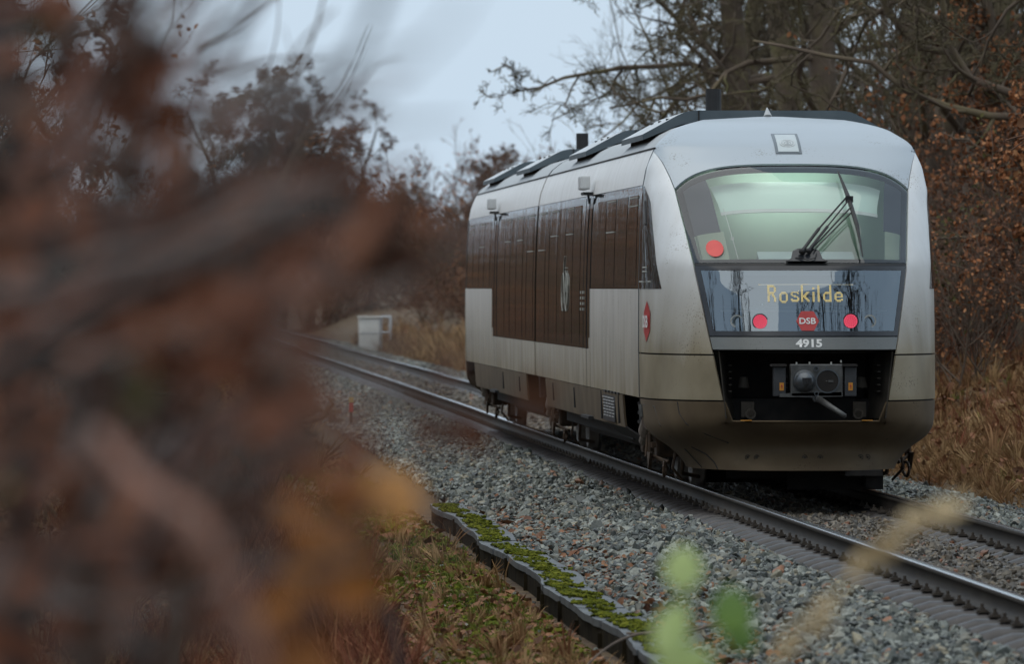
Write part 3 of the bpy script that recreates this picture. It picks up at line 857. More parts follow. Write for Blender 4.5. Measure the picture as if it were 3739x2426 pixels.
wp.tube(on(0.06, 2.2, 0.07), t1, 0.008, n=6); wp.tube(on(0.09, 2.2, 0.07), on(0.50, 2.57, 0.07), 0.007, n=6)
wp.sphere(b0, 0.03).sphere(b1, 0.026)
wa = wp.build('wiper_arm', M_gasket, train)
wb = MB()
wb.tube(on(0.425, 2.965, 0.05), on(0.475, 2.70, 0.075), 0.008, 0.021, n=6); wb.tube(on(0.475, 2.70, 0.075), on(0.52, 2.44, 0.07), 0.021, 0.021, n=6)
wb.tube(on(0.52, 2.44, 0.07), on(0.545, 2.17, 0.04), 0.021, 0.006, n=6); wb.box(on(0.48, 2.67, 0.085), (0.07, 0.04, 0.06))
wb.build('wiper_blade', M_gasket, wa)
hz = MB(); hz.pipe([on(-0.08, 2.16, .04), on(-0.03, 2.15, .05), on(0.03, 2.135, .05), on(0.10, 2.15, .05), on(0.12, 2.19, .05)], 0.005, 5); hz.build('washer_hose', M_gasket, train)

# seam under the windscreen, glass light panel, number strip
mbm = patch('mask_seam', lambda a, z: lerp(a, -1, 1) * (uE(z) - 0.003), lambda a, b: lerp(b, 2.118, 2.138), 50, 3, M_gasket, off=-0.006)
pg = patch('front_panel_glass', lambda a, z: lerp(a, -1, 1) * (uE(z) - 0.004), lambda a, b: lerp(b, 1.462, 2.112), 61, 24, M_pglass, off=0.0, thick=0.004)
z1 = lambda a: 2.112 + 0 * a
for (a0, a1, b0_, b1_) in ((0, 1, 0, 0.07), (0, 1, 0.935, 1), (0, 0.035, 0.07, 0.935), (0.965, 1, 0.07, 0.935)):
    strip('glass_border', a0, a1, b0_, b1_, M_frit, 0.002, 60 if a1 - a0 > .5 else 4, 4 if a1 - a0 > .5 else 16, zlo=1.462, ztf=z1, parent=pg)
strip('light_panel', 0.0, 1.0, 0.0, 1.0, M_panelin, -0.03, 60, 20, zlo=1.462, ztf=z1)
# shelf line and dark display window behind the glass
strip('display_housing', 0.24, 0.74, 0.44, 0.88, M_lampbox, -0.022, 30, 8, zlo=1.462, ztf=z1)
strip('panel_shelf', 0.10, 0.90, 0.355, 0.375, M_ghost, -0.022, 40, 2, zlo=1.462, ztf=z1)
strip('lamp_backing', 0.12, 0.325, 0.075, 0.33, M_lampbox, -0.018, 12, 6, zlo=1.462, ztf=z1)
strip('lamp_backing', 0.69, 0.86, 0.075, 0.33, M_lampbox, -0.018, 12, 6, zlo=1.462, ztf=z1)
for xq in (-0.40, 0.0, 0.39): disc_on_nose('screw_head', xq, 1.757, 0.009, M_letter, -0.012, n=10)

def tail_lamp(x, z):
    hb = MB(); hb.ring(on(x, z, 0.0), (0, -1, 0), 0.074, 0.010, 0.008, 26); hb.build('lamp_bezel', M_gasket, train)
    o = disc_on_nose('tail_lamp', x, z, 0.066, M_redbase, 0.002)
    led = MB()
    for r_, n_ in ((0.0, 1), (0.02, 6), (0.04, 12), (0.057, 18)):
        for i in range(n_):
            a = 2 * math.pi * i / n_ + r_ * 9
            p = on(x + r_ * math.cos(a), z + r_ * math.sin(a), 0.004)
            led.tube(p, p + Vector((0, -0.004, 0)), 0.0052, n=6)
    led.build('led', M_redled, o)
tail_lamp(-0.425, 1.596); tail_lamp(0.415, 1.600)
for xq in (-0.635, 0.60):
    mbx = MB(); c_ = on(xq, 1.60, -0.002); mbx.ring(c_, (0, -1, 0), 0.06, 0.014, 0.012); mbx.build('headlamp_ring', M_ringm, train)
    disc_on_nose('headlamp_lens', xq, 1.60, 0.045, M_ghost if xq < 0 else M_panelin, -0.008, n=20)

# lettering (flat text turned into mesh)
def text_mesh(txt, h, bold=0.0, width=1.0):
    cu = bpy.data.curves.new('t', 'FONT'); cu.body = txt; cu.align_x = 'CENTER'; cu.align_y = 'CENTER'; cu.size = h; cu.offset = bold; cu.resolution_u = 3
    cu.extrude = 0.0
    o = bpy.data.objects.new('t', cu); col.objects.link(o)
    dg = bpy.context.evaluated_depsgraph_get()
    me = bpy.data.meshes.new_from_object(o.evaluated_get(dg))
    bpy.data.objects.remove(o); bpy.data.curves.remove(cu)
    P = np.array([v.co[:] for v in me.vertices])
    mid = (P.max(0) + P.min(0)) / 2; P -= mid
    P[:, 0] *= width
    me.vertices.foreach_set('co', P.astype(np.float32).ravel())
    return me, P
def text_on_nose(name, txt, x, z, h, width_m, mat, off=0.012, bold=0.004, parent=train):
    me, P = text_mesh(txt, h / 0.73, bold)
    w = P[:, 0].max() - P[:, 0].min(); hh = P[:, 1].max() - P[:, 1].min()
    Q = [on(x + p[0] * width_m / w, z + p[1] * h / hh, off) for p in P]
    me.vertices.foreach_set('co', np.array([q[:] for q in Q], np.float32).ravel())
    me.materials.clear(); 
    return link(name, me, mat, parent)
def hexa(x, z, w, h):
    pts = [(-.5, 0), (-.27, .5), (.27, .5), (.5, 0), (.27, -.5), (-.27, -.5)]
    return [(x + a * w, z + b * h) for a, b in pts]
me = bpy.data.meshes.new('emblem')
hp = hexa(0.012, 1.60, 0.212, 0.180)
V = [on(a, b, 0.006)[:] for a, b in hp] + [on(a, b, -0.006)[:] for a, b in hp]
me.from_pydata(V, [], [(5, 4, 3, 2, 1, 0)] + [(i, (i + 1) % 6, 6 + (i + 1) % 6, 6 + i) for i in range(6)])
em = link('emblem', me, M_red, train); em['label'] = 'red hexagon with white letters DSB'
text_on_nose('lettering', 'DSB', 0.012, 1.60, 0.058, 0.153, M_letter, 0.009, 0.0015, em)
ns = patch('number_strip', lambda a, z: lerp(a, -1, 1) * (uE(z) - 0.003), lambda a, b: lerp(b, 1.338, 1.452), 50, 8, M_dgrey, off=0.0)
nt_ = text_on_nose('lettering', '4915', 0.018, 1.395, 0.078, 0.245, M_letter, 0.004, 0.004, ns); nt_['label'] = 'white fleet number 4915'

# dot matrix destination, double-stroke dots as on the sign
GL = {
 'R': ["1111110.", "1111111.", "11....11", "11....11", "11....11", "11....11", "1111111.", "111111..", ".11.11..", "11..111.", "11...11.", "11....11", "11....11", "11....11", "11....11"],
 'o': ["........"] * 5 + ["........", "..1111..", ".111111.", "11....11", "11....11", "11....11", "11....11", "11....11", "11....11", ".111111.", "..1111.."],
 's': ["........"] * 5 + [".......1", ".111111.", "11....11", "11......", ".1111...", "...1111.", "......11", "11....11", "11111111", ".111111."],
 'k': ["11......"] * 5 + ["11......", "11...111", "11..111.", "11.111..", "11111...", "11111...", "11.111..", "11..111.", "11...111", "11....11"],
 'i': ["........", "........", "11......", "11......", "........", "........"] + ["11......"] * 9,
 'l': ["11......"] * 15,
 'd': ["......11"] * 5 + ["......11", "..111111", ".1111111", "11....11", "11....11", "11....11", "11....11", "11....11", ".1111111", "..111111"],
 'e': ["........"] * 5 + ["........", "..1111..", ".111111.", "11....11", "11....11", "11111111", "11......", "11....11", ".1111111", "..1111.."],
}
dots = MB()
xo, dx, dz, ztop_ = -0.345, 0.00985, 0.0104, 1.928
for ch, adv in (('R', 11), ('o', 10.6), ('s', 9.7), ('k', 10.8), ('i', 4.8), ('l', 5.2), ('d', 10.8), ('e', 10)):
    for r_, row in enumerate(GL[ch]):
        for c__, v_ in enumerate(row):
            if v_ == '1':
                p = on(xo + c__ * dx, ztop_ - r_ * dz, 0.003)
                dots.box(p, (0.0068, 0.003, 0.0072))
    xo += adv * dx
dd = dots.build('destination_dots', M_led, train); dd['label'] = 'yellow dot-matrix word Roskilde'
gb = MB(); gb.tube(on(-0.43, 1.937, 0.001), on(0.0, 1.939, 0.001), 0.0022, n=4); gb.tube(on(0.0, 1.939, 0.001), on(0.45, 1.937, 0.001), 0.0022, n=4); gb.build('display_glow_bar', M_bar, train)

# dome lamp
def rectp(name, x0, x1, z0, z1, mat, off, parent=train, thick=0.01):
    return patch(name, lambda a, z: u_of_x(lerp(a, x0, x1), z), lambda a, b: lerp(b, z0, z1), 16, 12, mat, parent, off=off, thick=thick)
df = rectp('dome_lamp', -0.125, 0.125, 3.178, 3.375, M_dgrey, 0.007)
M_lens = simple('lamp_lens', [(0.3, (0.42, 0.47, 0.48)), (0.7, (0.52, 0.57, 0.57))], 3, 0.1)
rectp('lens', -0.098, 0.098, 3.192, 3.362, M_lens, 0.011, df, 0.004)
c_ = on(0.0, 3.265, 0.018)
for r_ in (0.07, 0.045, 0.022):
    mbx = MB(); mbx.ring(c_, (0, -0.5, 0.85), r_, 0.006, 0.004, 20); mbx.build('reflector_ring', M_plastic, df)
an = MB(); an.tube((-0.03, 3.9, 3.57), (-0.03, 3.98, 3.665), 0.045, 0.006, n=10); an.build('roof_antenna', M_roof, train)

# coupler pocket
pk = MB()
def pk_quad(P): 
    vs = [pk.bm.verts.new(p) for p in P]; pk.bm.faces.new(vs)
D = 1.15
for sg in (-1, 1):
    pk_quad([(sg * 0.74, 0.22, 0.64), (sg * 0.80, 0.24, 1.34), (sg * 0.66, D, 1.34), (sg * 0.62, D, 0.64)])
pk_quad([(-0.82, 0.06, 1.335), (0.82, 0.06, 1.335), (0.7, D, 1.335), (-0.7, D, 1.335)])
pk_quad([(-0.8, 0.03, 0.665), (0.8, 0.03, 0.665), (0.7, D, 0.64), (-0.7, D, 0.64)])
pk_quad([(-0.7, D, 0.6), (0.7, D, 0.6), (0.7, D, 1.35), (-0.7, D, 1.35)])
pk.build('coupler_pocket', M_black, train)
# sloping dirty inner cheeks
M_cheek = simple('pocket_cheek', [(0.3, (0.028, 0.024, 0.018)), (0.7, (0.06, 0.05, 0.038))], 6, 0.8)
for sg in (-1, 1):
    ck = MB(); ck.poly([(sg * 0.735, 0.17, 0.70), (sg * 0.80, 0.19, 1.32), (sg * 0.70, 0.75, 1.30), (sg * 0.60, 0.75, 0.69)], (sg * 0.01, 0.0, 0))
    for i in range(5):
        ck.box((sg * 0.69, 0.45, 0.95 + i * 0.06), (0.03, 0.3, 0.012))
    ck.build('pocket_cheek', M_cheek, train)
for sg in (-1, 1):
    lp = MB(); lp.box((sg * 0.56, 0.10, 0.683), (0.10, 0.06, 0.008)); lp.build('yellow_mark', M_orange, train)
    bk = MB(); bk.tube((sg * 0.55, 0.5, 0.98), (sg * 0.55, 0.5, 1.08), 0.055, 0.035, n=12); bk.box((sg * 0.52, 0.45, 0.78), (0.12, 0.1, 0.14)); bk.ring((sg * 0.5, 0.3, 0.74), (0, 1, 0), 0.05, 0.018, 0.03, 14); bk.build('buffer_bracket', M_cheek, train)
# coupler head
cs = -0.28
hd = MB(); hd.box((0.06, cs + 0.10, 1.055), (0.48, 0.14, 0.30), bev=0.01)
hd.poly([(-0.28, cs + 0.03, 0.935), (-0.28, cs + 0.03, 0.905), (0.02, cs + 0.03, 0.90), (0.04, cs + 0.03, 0.86), (0.09, cs + 0.03, 0.86), (0.12, cs + 0.03, 0.905), (0.30, cs + 0.03, 0.91), (0.30, cs + 0.03, 0.95)], (0, 0.14, 0))
hd.tube((0.05, cs + 0.15, 1.05), (0.05, 0.9, 1.02), 0.11, n=14)
ch_ = hd.build('coupler_head', M_steel, train)
cn = MB(); cn.tube((-0.055, cs + 0.035, 1.05), (-0.055, cs - 0.03, 1.05), 0.105, 0.10, n=26); cn.sphere((-0.055, cs - 0.02, 1.05), 0.095, (1, 1.3, 1), 24)
cno = cn.build('coupling_cone', M_smooth_steel, ch_, True)
cn = MB(); cn.box((-0.045, cs - 0.135, 1.05), (0.085, 0.03, 0.065)); cn.tube((-0.04, cs - 0.15, 1.02), (-0.04, cs - 0.15, 1.08), 0.014, n=8); cn.build('cone_latch', M_gasket, cno)
cp = MB(); cp.tube((0.160, cs + 0.035, 1.05), (0.160, cs + 0.024, 1.05), 0.103, n=28); cp.build('coupling_cup', M_black, ch_)
cp = MB(); cp.ring((0.160, cs + 0.03, 1.05), (0, -1, 0), 0.112, 0.012, 0.012, 28); cp.ring((0.052, cs + 0.03, 1.165), (0, -1, 0), 0.024, 0.007, 0.03, 14); cp.ring((0.056, cs + 0.03, 0.935), (0, -1, 0), 0.022, 0.008, 0.03, 14)
for xq in (0.10, -0.0): cp.tube((xq + 0.05, cs + 0.03, 1.18), (xq + 0.05, cs + 0.02, 1.18), 0.008, n=8)
cp.build('coupler_fitting', M_smooth_steel, ch_)
cp = MB(); cp.tube((0.14, cs + 0.0, 1.05), (0.155, cs + 0.0, 1.05), 0.004, n=5); cp.box((0.19, cs + 0.02, 1.05), (0.045, 0.012, 0.02)); cp.build('cup_hook', M_steel, ch_)
for sg in (-1, 1):
    xx = 0.05 + sg * 0.325
    bx_ = MB(); bx_.box((xx, cs + 0.14, 1.045), (0.11, 0.16, 0.27), bev=0.008); bo = bx_.build('electric_box', M_gasket if 0 else simple('box_dark', [(0.3, (0.028, 0.03, 0.034)), (0.7, (0.045, 0.047, 0.05))], 9, 0.5), ch_)
    bx_ = MB(); bx_.box((xx + (0.015 if sg < 0 else 0), cs + 0.058, 1.0), (0.04, 0.004, 0.072)); bx_.build('warning_label', M_orange, bo)
    bx_ = MB(); bx_.poly([(xx + 0.018 if sg < 0 else xx + 0.003, cs + 0.052, 1.03), (xx + 0.005 if sg < 0 else xx - 0.01, cs + 0.052, 1.0), (xx + 0.016 if sg < 0 else xx + 0.001, cs + 0.052, 1.0), (xx + 0.01 if sg < 0 else xx - 0.005, cs + 0.052, 0.975), (xx + 0.026 if sg < 0 else xx + 0.011, cs + 0.052, 1.008), (xx + 0.015 if sg < 0 else xx, cs + 0.052, 1.008)], (0, 0.003, 0)); bx_.build('warning_mark', M_red, bo)
    bx_ = MB(); bx_.box((xx - 0.01, cs + 0.12, 1.195), (0.14, 0.2, 0.02)); 
    for zq in (0.99, 1.03, 1.09): bx_.sphere((xx - sg * 0.065, cs + 0.06, zq), 0.007, n=6)
    bx_.build('box_lid', M_black, bo)
bl_ = MB()
for xq, zq in ((-0.12, 1.213), (0.0, 1.215), (0.2, 1.215), (0.29, 1.23)): bl_.tube((xq, cs + 0.1, zq - 0.01), (xq, cs + 0.1, zq + 0.012), 0.009, n=6)
bl_.build('bolt', M_ringm, ch_)
ba = MB(); ba.tube((0.075, cs - 0.02, 0.885), (0.29, cs - 0.28, 0.735), 0.030, 0.022, n=12); ba.sphere((0.075, cs - 0.01, 0.885), 0.033)
ba.build('coupler_horn', M_steel, ch_, True)
# bolts and hatch lines on the skirt
for xq in (-0.52, -0.44, 0.0, 0.145, 0.53, 0.60):
    mbx = MB(); c_ = on(xq, 0.335, 0.001); mbx.ring(c_, (0, -1, -0.05), 0.026, 0.006, 0.006, 14); mbx.tube(c_, c_ + Vector((0, -0.008, 0)), 0.012, n=8); mbx.build('skirt_bolt', M_cheek, train)
def groove(name, pts, r=0.006, mat=M_gasket, o=0.001):
    g_ = MB(); g_.pipe([Vector(nose_off(np.array(u), np.array(z), np.array(o))) for u, z in pts], r, 5); return g_.build(name, mat, train)
su = lambda s, z: float(u_of_s(s, z))
groove('skirt_joint', [(su(0.72, 0.845), 0.845), (su(0.70, 0.74), 0.74), (su(0.62, 0.64), 0.64), (su(0.52, 0.55), 0.55), (su(0.48, 0.47), 0.47), (-0.62, 0.42), (-0.55, 0.36), (-0.53, 0.28), (-0.53, 0.22)])
groove('hatch_edge', [(su(1.95, 0.80), 0.80), (su(1.35, 0.795), 0.795), (su(1.20, 0.62), 0.62), (su(1.12, 0.51), 0.51), (su(1.75, 0.515), 0.515)], 0.005)
groove('hatch_edge', [(-v[0], v[1]) for v in [(su(0.5, 0.845), 0.845), (su(0.5, 0.5), 0.5), (0.72, 0.40), (0.70, 0.23)]], 0.005)
lt = MB(); a_ = Vector(nose_off(np.array(su(2.15, .80)), np.array(.80), np.array(.01))); b_ = Vector(nose_off(np.array(su(2.13, .68)), np.array(.68), np.array(.01))); lt.tube(a_, b_, 0.028, n=10); lt.build('side_marker', M_steel, train)
# emblem on the left cheek
def side_hex(s0, zc, ls, h):
    pts = [(0, .5), (-.5, .17), (-.5, -.17), (0, -.5), (.5, -.17), (.5, .17)]
    pts = [(-.30, .5), (.30, .5), (.5, 0), (.30, -.5), (-.30, -.5), (-.5, 0)]
    return [(s0 + a * ls, zc + b * h) for a, b in pts]
hp = side_hex(1.72, 1.59, 0.46, 0.385)
hp = [(1.72, 1.785), (1.55, 1.68), (1.55, 1.50), (1.72, 1.395), (1.89, 1.50), (1.89, 1.68)]
V = [nose_off(np.array(su(s, z)), np.array(z), np.array(0.006)).tolist() for s, z in hp]
me = bpy.data.meshes.new('emblem'); me.from_pydata(V, [], [(0, 1, 2, 3, 4, 5)])
e2 = link('emblem', me, M_red, train); e2['label'] = 'red hexagon with white letters DSB on the left flank'
mt_, P = text_mesh('DSB', 0.2, 0.006)
w = P[:, 0].max() - P[:, 0].min(); hh = P[:, 1].max() - P[:, 1].min()
Q = [nose_off(np.array(su(1.72 - p[0] * 0.27 / w, 1.59)), np.array(1.59 + p[1] * 0.12 / hh), np.array(0.022)) for p in P]
mt_.vertices.foreach_set('co', np.array(Q, np.float32).ravel()); mt_.materials.clear(); link('lettering', mt_, M_letter, e2)

# ---- straight body ------------------------------------------------
PROF = [(0.53, 1.352), (0.60, 1.365), (0.86, 1.385), (1.30, 1.39), (1.90, 1.388), (2.20, 1.380), (2.50, 1.372), (2.88, 1.352), (3.03, 1.325), (3.15, 1.285), (3.25, 1.225), (3.32, 1.165), (3.40, 1.06), (3.46, 0.94), (3.52, 0.70), (3.555, 0.40), (3.565, 0.0)]
pz = np.array([p[0] for p in PROF]); px_ = np.array([p[1] for p in PROF])
px_[2:] = [np.interp(z, zz_, sW) if z < 3.5 else x for z, x in PROF[2:]]
def bx(z): return np.interp(z, pz, px_)
def band(name, z0, z1, y0, y1, mat, sides=(-1, 1), off=0.0, thick=0.02, parent=train, sm=True):
    zs = np.unique(np.concatenate([[z0], pz[(pz > z0) & (pz < z1)], [z1]]))
    for sg in sides:
        V, F = [], []
        n = len(zs)
        for y in (y0, y1):
            V += [(sg * (bx(z) + off), y - Y0, z) for z in zs]
        for i in range(n - 1): F.append((i, i + 1, n + i + 1, n + i))
        # returns at the four edges
        base = len(V)
        V += [(v[0] - sg * thick, v[1], v[2]) for v in V[:2 * n]] + V[:2 * n]
        ringi = list(range(n)) + list(range(2 * n - 1, n - 1, -1))
        for a, b_ in zip(ringi, ringi[1:] + ringi[:1]): F.append((base + 2 * n + a, base + 2 * n + b_, base + b_, base + a))
        me = raw_mesh(V, F, name)
        s_ = np.zeros(len(F), bool); s_[:n - 1] = sm; me.polygons.foreach_set('use_smooth', s_)
        link(name, me, mat, parent)
YA0, YA1, YB0, YB1 = Y0 + 2.46, YC - 0.14, YC + 0.14, 2 * YC - Y0 - 2.46
def mir(y): return 2 * YC - y
for (a0, a1, f) in ((YA0, YA1, lambda y: y), (YB0, YB1, mir)):
    def rg(u, v):
        p, q_ = f(u), f(v); return (min(p, q_), max(p, q_))
    band('side_panel', 0.862, 1.897, *rg(YA0, 78.0), M_silver)
    band('side_panel', 0.862, 1.262, *rg(78.01, YA1), M_silver)
    band('window_band', 1.903, 2.884, *rg(YA0, YA1), M_band, off=-0.002)
    band('window_band', 1.268, 1.903, *rg(78.01, YA1), M_band, off=-0.002)
    band('cant_panel', 2.89, 3.235, *rg(YA0, YA1), M_silver)
    band('skirt_panel', 0.53, 0.855, *rg(72.75, 86.15), M_skirt)
    # roof skin, made per car
    zs = [3.25, 3.32, 3.40, 3.46, 3.52, 3.55, 3.565]
    V, F = [], []
    pr = [(-bx(z), z) for z in zs] + [(0, 3.568)] + [(bx(z), z) for z in zs[::-1]]
    for y in rg(YA0 - 0.1, YA1): V += [(x, y - Y0, z) for x, z in pr]
    n = len(pr)
    for i in range(n - 1): F.append((i, i + 1, n + i + 1, n + i))
    # join to the dome: lift the front edge along the nose seam curve
    Varr = np.array(V)
    near0 = f(1.0) == 1.0
    fr = range(n) if near0 else range(n, 2 * n)
    for i in fr:
        z = Varr[i, 2]; S = float(np.interp(min(z, 3.57), zz_, sS)); Varr[i, 1] = S if near0 else 2 * (YC - Y0) - S
    link('roof', raw_mesh(Varr, F, 'roof'), M_roof, train, True)
    # dark core so that joints and gaps read black
    y0_, y1_ = rg(YA0 + 0.3, YA1 - 0.02)
    cz = MB()
    A_, B_ = y0_ - Y0, y1_ - Y0
    cz.box((0, (A_ + B_) / 2, 1.9), (2.66, B_ - A_, 2.06)); cz.build('car_core', M_black, train)
# rain gutter line
for (u, v) in ((YA0 - 0.05, YA1), (YB0, YB1 + 0.05)):
    for sg in (-1, 1):
        g_ = MB(); g_.box((sg * (bx(3.243) + 0.004), (u + v) / 2 - Y0, 3.243), (0.02, v - u, 0.012)); g_.build('gutter', M_gasket, train)
# bellows
bw = MB()
for i in range(5):
    yy = YC - 0.11 + i * 0.055 - Y0
    bw.poly([(-1.33, yy, 0.6), (-1.35, yy, 1.3), (-1.34, yy, 2.5), (-1.30, yy, 3.0), (-1.18, yy, 3.27), (-0.9, yy, 3.44), (0.9, yy, 3.44), (1.18, yy, 3.27), (1.30, yy, 3.0), (1.34, yy, 2.5), (1.35, yy, 1.3), (1.33, yy, 0.6)], (0, 0.025, 0))
bw.build('bellows', M_gasket, train)
# window panes with frames and hinged vents
def pane(y0, y1, z0, z1, side=-1, vent=None):
    e = 0.0005
    zs = np.unique(np.concatenate([[z0], pz[(pz > z0) & (pz < z1)], [z1]])); nz_ = len(zs)
    V = [(side * (bx(z) + e), y - Y0, z) for y in (y0, y1) for z in zs]
    F = [(i, i + 1, nz_ + 1 + i, nz_ + i) for i in range(nz_ - 1)]
    w_ = link('window', raw_mesh(V, F, 'window'), M_band, train, True)
    fr = MB()
    def ln(ya, za, yb, zb, r=0.0012): fr.tube((side * (bx(za) - 0.0005), ya - Y0, za), (side * (bx(zb) - 0.0005), yb - Y0, zb), r, n=4)
    ln(y0, z0, y0, z1); ln(y1, z0, y1, z1); ln(y0, z0, y1, z0); ln(y0, z1, y1, z1)
    fr.build('window_frame', M_gasket, w_)
    if vent:
        vt = MB()
        for zq in (z1 - 0.02, vent): vt.box((side * (bx(zq) + 0.006), (y0 + y1) / 2 - Y0, zq), (0.008, (y1 - y0) - 0.1, 0.012))
        vt.build('window_trim', M_ghost, w_)
    return w_
lay = [(70.85, 72.15, 1.925, 2.80, 2.70), (72.35, 73.9, 1.925, 2.80, None), (74.05, 75.35, 1.925, 2.80, 2.47), (75.55, 77.0, 1.925, 2.80, None),
       (79.6, 80.9, 1.29, 2.80, None), (81.0, 82.2, 1.29, 2.80, 2.5), (82.4, 83.7, 1.29, 2.80, None), (83.9, 85.2, 1.29, 2.80, 2.5), (85.5, 86.1, 1.29, 2.80, None), (86.3, 87.6, 1.29, 2.8, 2.35)]
for side in (-1, 1):
    for (a, b_, c__, d_, v_) in lay:
        pane(a, b_, c__, d_, side, v_)
        pane(mir(b_), mir(a), c__, d_, side, v_)
    # door leaves (two each), steps and the white counter boxes above
    for yc in (78.35, mir(78.35)):
        for k in (-1, 1):
            ya, yb = sorted((yc, yc + k * 0.62))
            dm = MB()
            for yq in (ya + 0.02, yb - 0.02):
                dm.pipe([(side * (bx(z) - 0.001), yq - Y0, z) for z in (0.56, 0.86, 1.3, 1.9, 2.2, 2.5, 2.86)], 0.003, 5)
            do = dm.build('door_leaf', M_gasket, train)
            V = [(side * (bx(z) + 0.0012), y - Y0, z) for y in (ya + 0.10, yb - 0.10) for z in (1.38, 1.9, 2.2, 2.5, 2.75)]
            link('door_window', raw_mesh(V, [(i, i + 1, 6 + i, 5 + i) for i in range(4)], 'door_window'), M_band, do, True)
        sb = MB()
        for k in (-1, 1):
            sb.box((side * 1.43, yc - 0.25 + k * 0.16 - Y0, 3.02), (0.10, 0.20, 0.15), bev=0.02)
        so = sb.build('passenger_counter', M_plastic, train)
        sb = MB(); sb.box((side * 1.40, yc - 0.25 - Y0, 2.905), (0.1, 0.45, 0.03)); sb.tube((side * 1.39, yc - 0.2 - Y0, 2.9), (side * 1.375, yc - 0.2 - Y0, 2.8), 0.008, n=5); sb.tube((side * 1.39, yc - 0.35 - Y0, 2.9), (side * 1.375, yc - 0.35 - Y0, 2.8), 0.008, n=5); sb.build('counter_bracket', M_gasket, so)
        stp = MB(); stp.box((side * 1.37, yc - Y0, 0.54), (0.08, 1.3, 0.03)); stp.build('door_step', M_gasket, train)
# bicycle pictogram on the glass and small prints by the door
bi = MB()
def sp(y, z): return (-(bx(z) + 0.008), y - Y0, z)
for yc in (81.85, 82.5):
    n = 20
    bi.pipe([sp(yc + 0.25 * math.cos(2 * math.pi * i / n), 1.86 + 0.21 * math.sin(2 * math.pi * i / n)) for i in range(n + 1)], 0.006, 4)
bi.pipe([sp(81.85, 1.86), sp(81.98, 2.10), sp(82.38, 2.08), sp(82.2, 1.84), sp(81.98, 2.10)], 0.006, 4); bi.pipe([sp(82.5, 1.86), sp(82.36, 2.20), sp(82.28, 2.26)], 0.006, 4); bi.pipe([sp(81.94, 2.13), sp(82.06, 2.13)], 0.008, 4)
bo = bi.build('bicycle_sign', M_ghost, train)
pr_ = MB()
for yc in (78.85, 79.25):
    for zq in (1.86, 1.80, 1.74, 1.68): pr_.box(sp(yc, zq), (0.004, 0.16, 0.03))
pr_.build('small_print', M_ghost, train)
# grille in the front skirt
gr = MB(); gr.box((-(bx(0.7) + 0.004), 74.8 - Y0, 0.69), (0.01, 1.75, 0.26)); gro = gr.build('grille', M_gasket, train)
for i in range(8):
    zq = 0.58 + i * 0.031
    for k in range(4):
        sl_ = MB(); sl_.box((-(bx(zq) + 0.012), 74.8 - Y0 + (k - 1.5) * 0.42 + (0.04 if i % 2 else -0.04), zq), (0.012, 0.30, 0.012)); sl_.build('slat', M_ghost if 0 else M_lid, gro)
# vertical rods and hatch lines on skirt and flanks
vm = MB()
for yq, za, zb in ((73.35, 0.56, 0.84), (80.6, 0.60, 0.82), (84.6, 0.62, 0.82), (mir(80.6), 0.6, 0.82), (mir(84.6), 0.62, 0.8), (76.0, 0.56, 0.85)):
    vm.tube((-(bx(0.7) + 0.003), yq - Y0, za), (-(bx(0.8) + 0.003), yq - Y0, zb), 0.012, n=5)
vm.build('skirt_fitting', M_gasket, train)
hg = MB()
for i in range(5): hg.box((-(bx(0.86) + 0.005), 73.3 + i * 0.5 - Y0, 0.858), (0.02, 0.25, 0.02))
hg.build('skirt_hinge', M_gasket, train)
# blank panel joints on the cab seam
for sg in (-1, 1):
    cj = MB(); cj.pipe([(sg * (bx(z) + 0.000), 2.455, z) for z in (0.87, 1.3, 1.9, 2.5, 2.88, 3.03, 3.15, 3.24)], 0.007, 5); cj.build('cab_joint', M_dgrey, train)

# ---- roof units, stacks -------------------------------------------
def roof_unit(ya, yb):
    u = MB()
    top = [(-0.68, 3.645), (0.68, 3.645)]
    def arch(sg):
        pts = []
        for t in np.linspace(0, 1, 9):
            x = 0.68 + 0.55 * t; z = 3.645 - (0.235 * t if t > 0.99 else 0.0) if t > 0.99 else 3.645 - 0.025 * min(1, t / 0.3) ** 2 - 0.21 * max(0, (t - 0.3) / 0.7)
            pts.append((sg * x, z))
        return pts
    L_ = arch(-1)[::-1]; R_ = arch(1)
    up = L_ + R_
    lo = [(x, z - (0.13 if abs(x) < 0.7 else 0.13 - 0.075 * (abs(x) - 0.7) / 0.53)) for x, z in up]
    pts = [(x, z) for x, z in up] + [(x, z) for x, z in lo[::-1]]
    V = [(x, y - Y0, z) for y in (ya, yb) for x, z in pts]
    n = len(pts); F = []
    for i in range(n): F.append((i, (i + 1) % n, n + (i + 1) % n, n + i))
    me = bpy.data.meshes.new('roof_unit'); me.from_pydata(V, [], F + [tuple(range(n)), tuple(range(2 * n - 1, n - 1, -1))])
    me.materials.append(M_unit); me.materials.append(M_lid)
    for p in me.polygons:
        if p.index < len(up) - 1: p.material_index = 1  # upper faces take the painted sky-bright tone
    bm_ = bmesh.new(); bm_.from_mesh(me); bmesh.ops.triangulate(bm_, faces=[f for f in bm_.faces if len(f.verts) > 4]); bmesh.ops.recalc_face_normals(bm_, faces=bm_.faces); bm_.to_mesh(me); bm_.free()
    o = link('roof_unit', me, parent=train)
    s2 = MB()
    for yq in (ya + 0.5, (ya + yb) / 2, yb - 0.5): s2.tube((-0.95, yq - Y0, 3.55), (-0.95, yq - Y0, 3.575), 0.018, n=6)
    for sg in (-1, 1): s2.box((sg * 1.12, (ya + yb) / 2 - Y0, 3.37), (0.05, yb - ya - 0.3, 0.05))
    s2.box((-0.68, ya - Y0 - 0.006, 3.59), (0.012, 0.012, 0.11))
    s2.build('unit_bracket', M_black, o)
for ya, yb in ((72.1, 75.2), (81.0, 84.1), (mir(84.1), mir(81.0)), (mir(75.2), mir(72.1))): roof_unit(ya, yb)
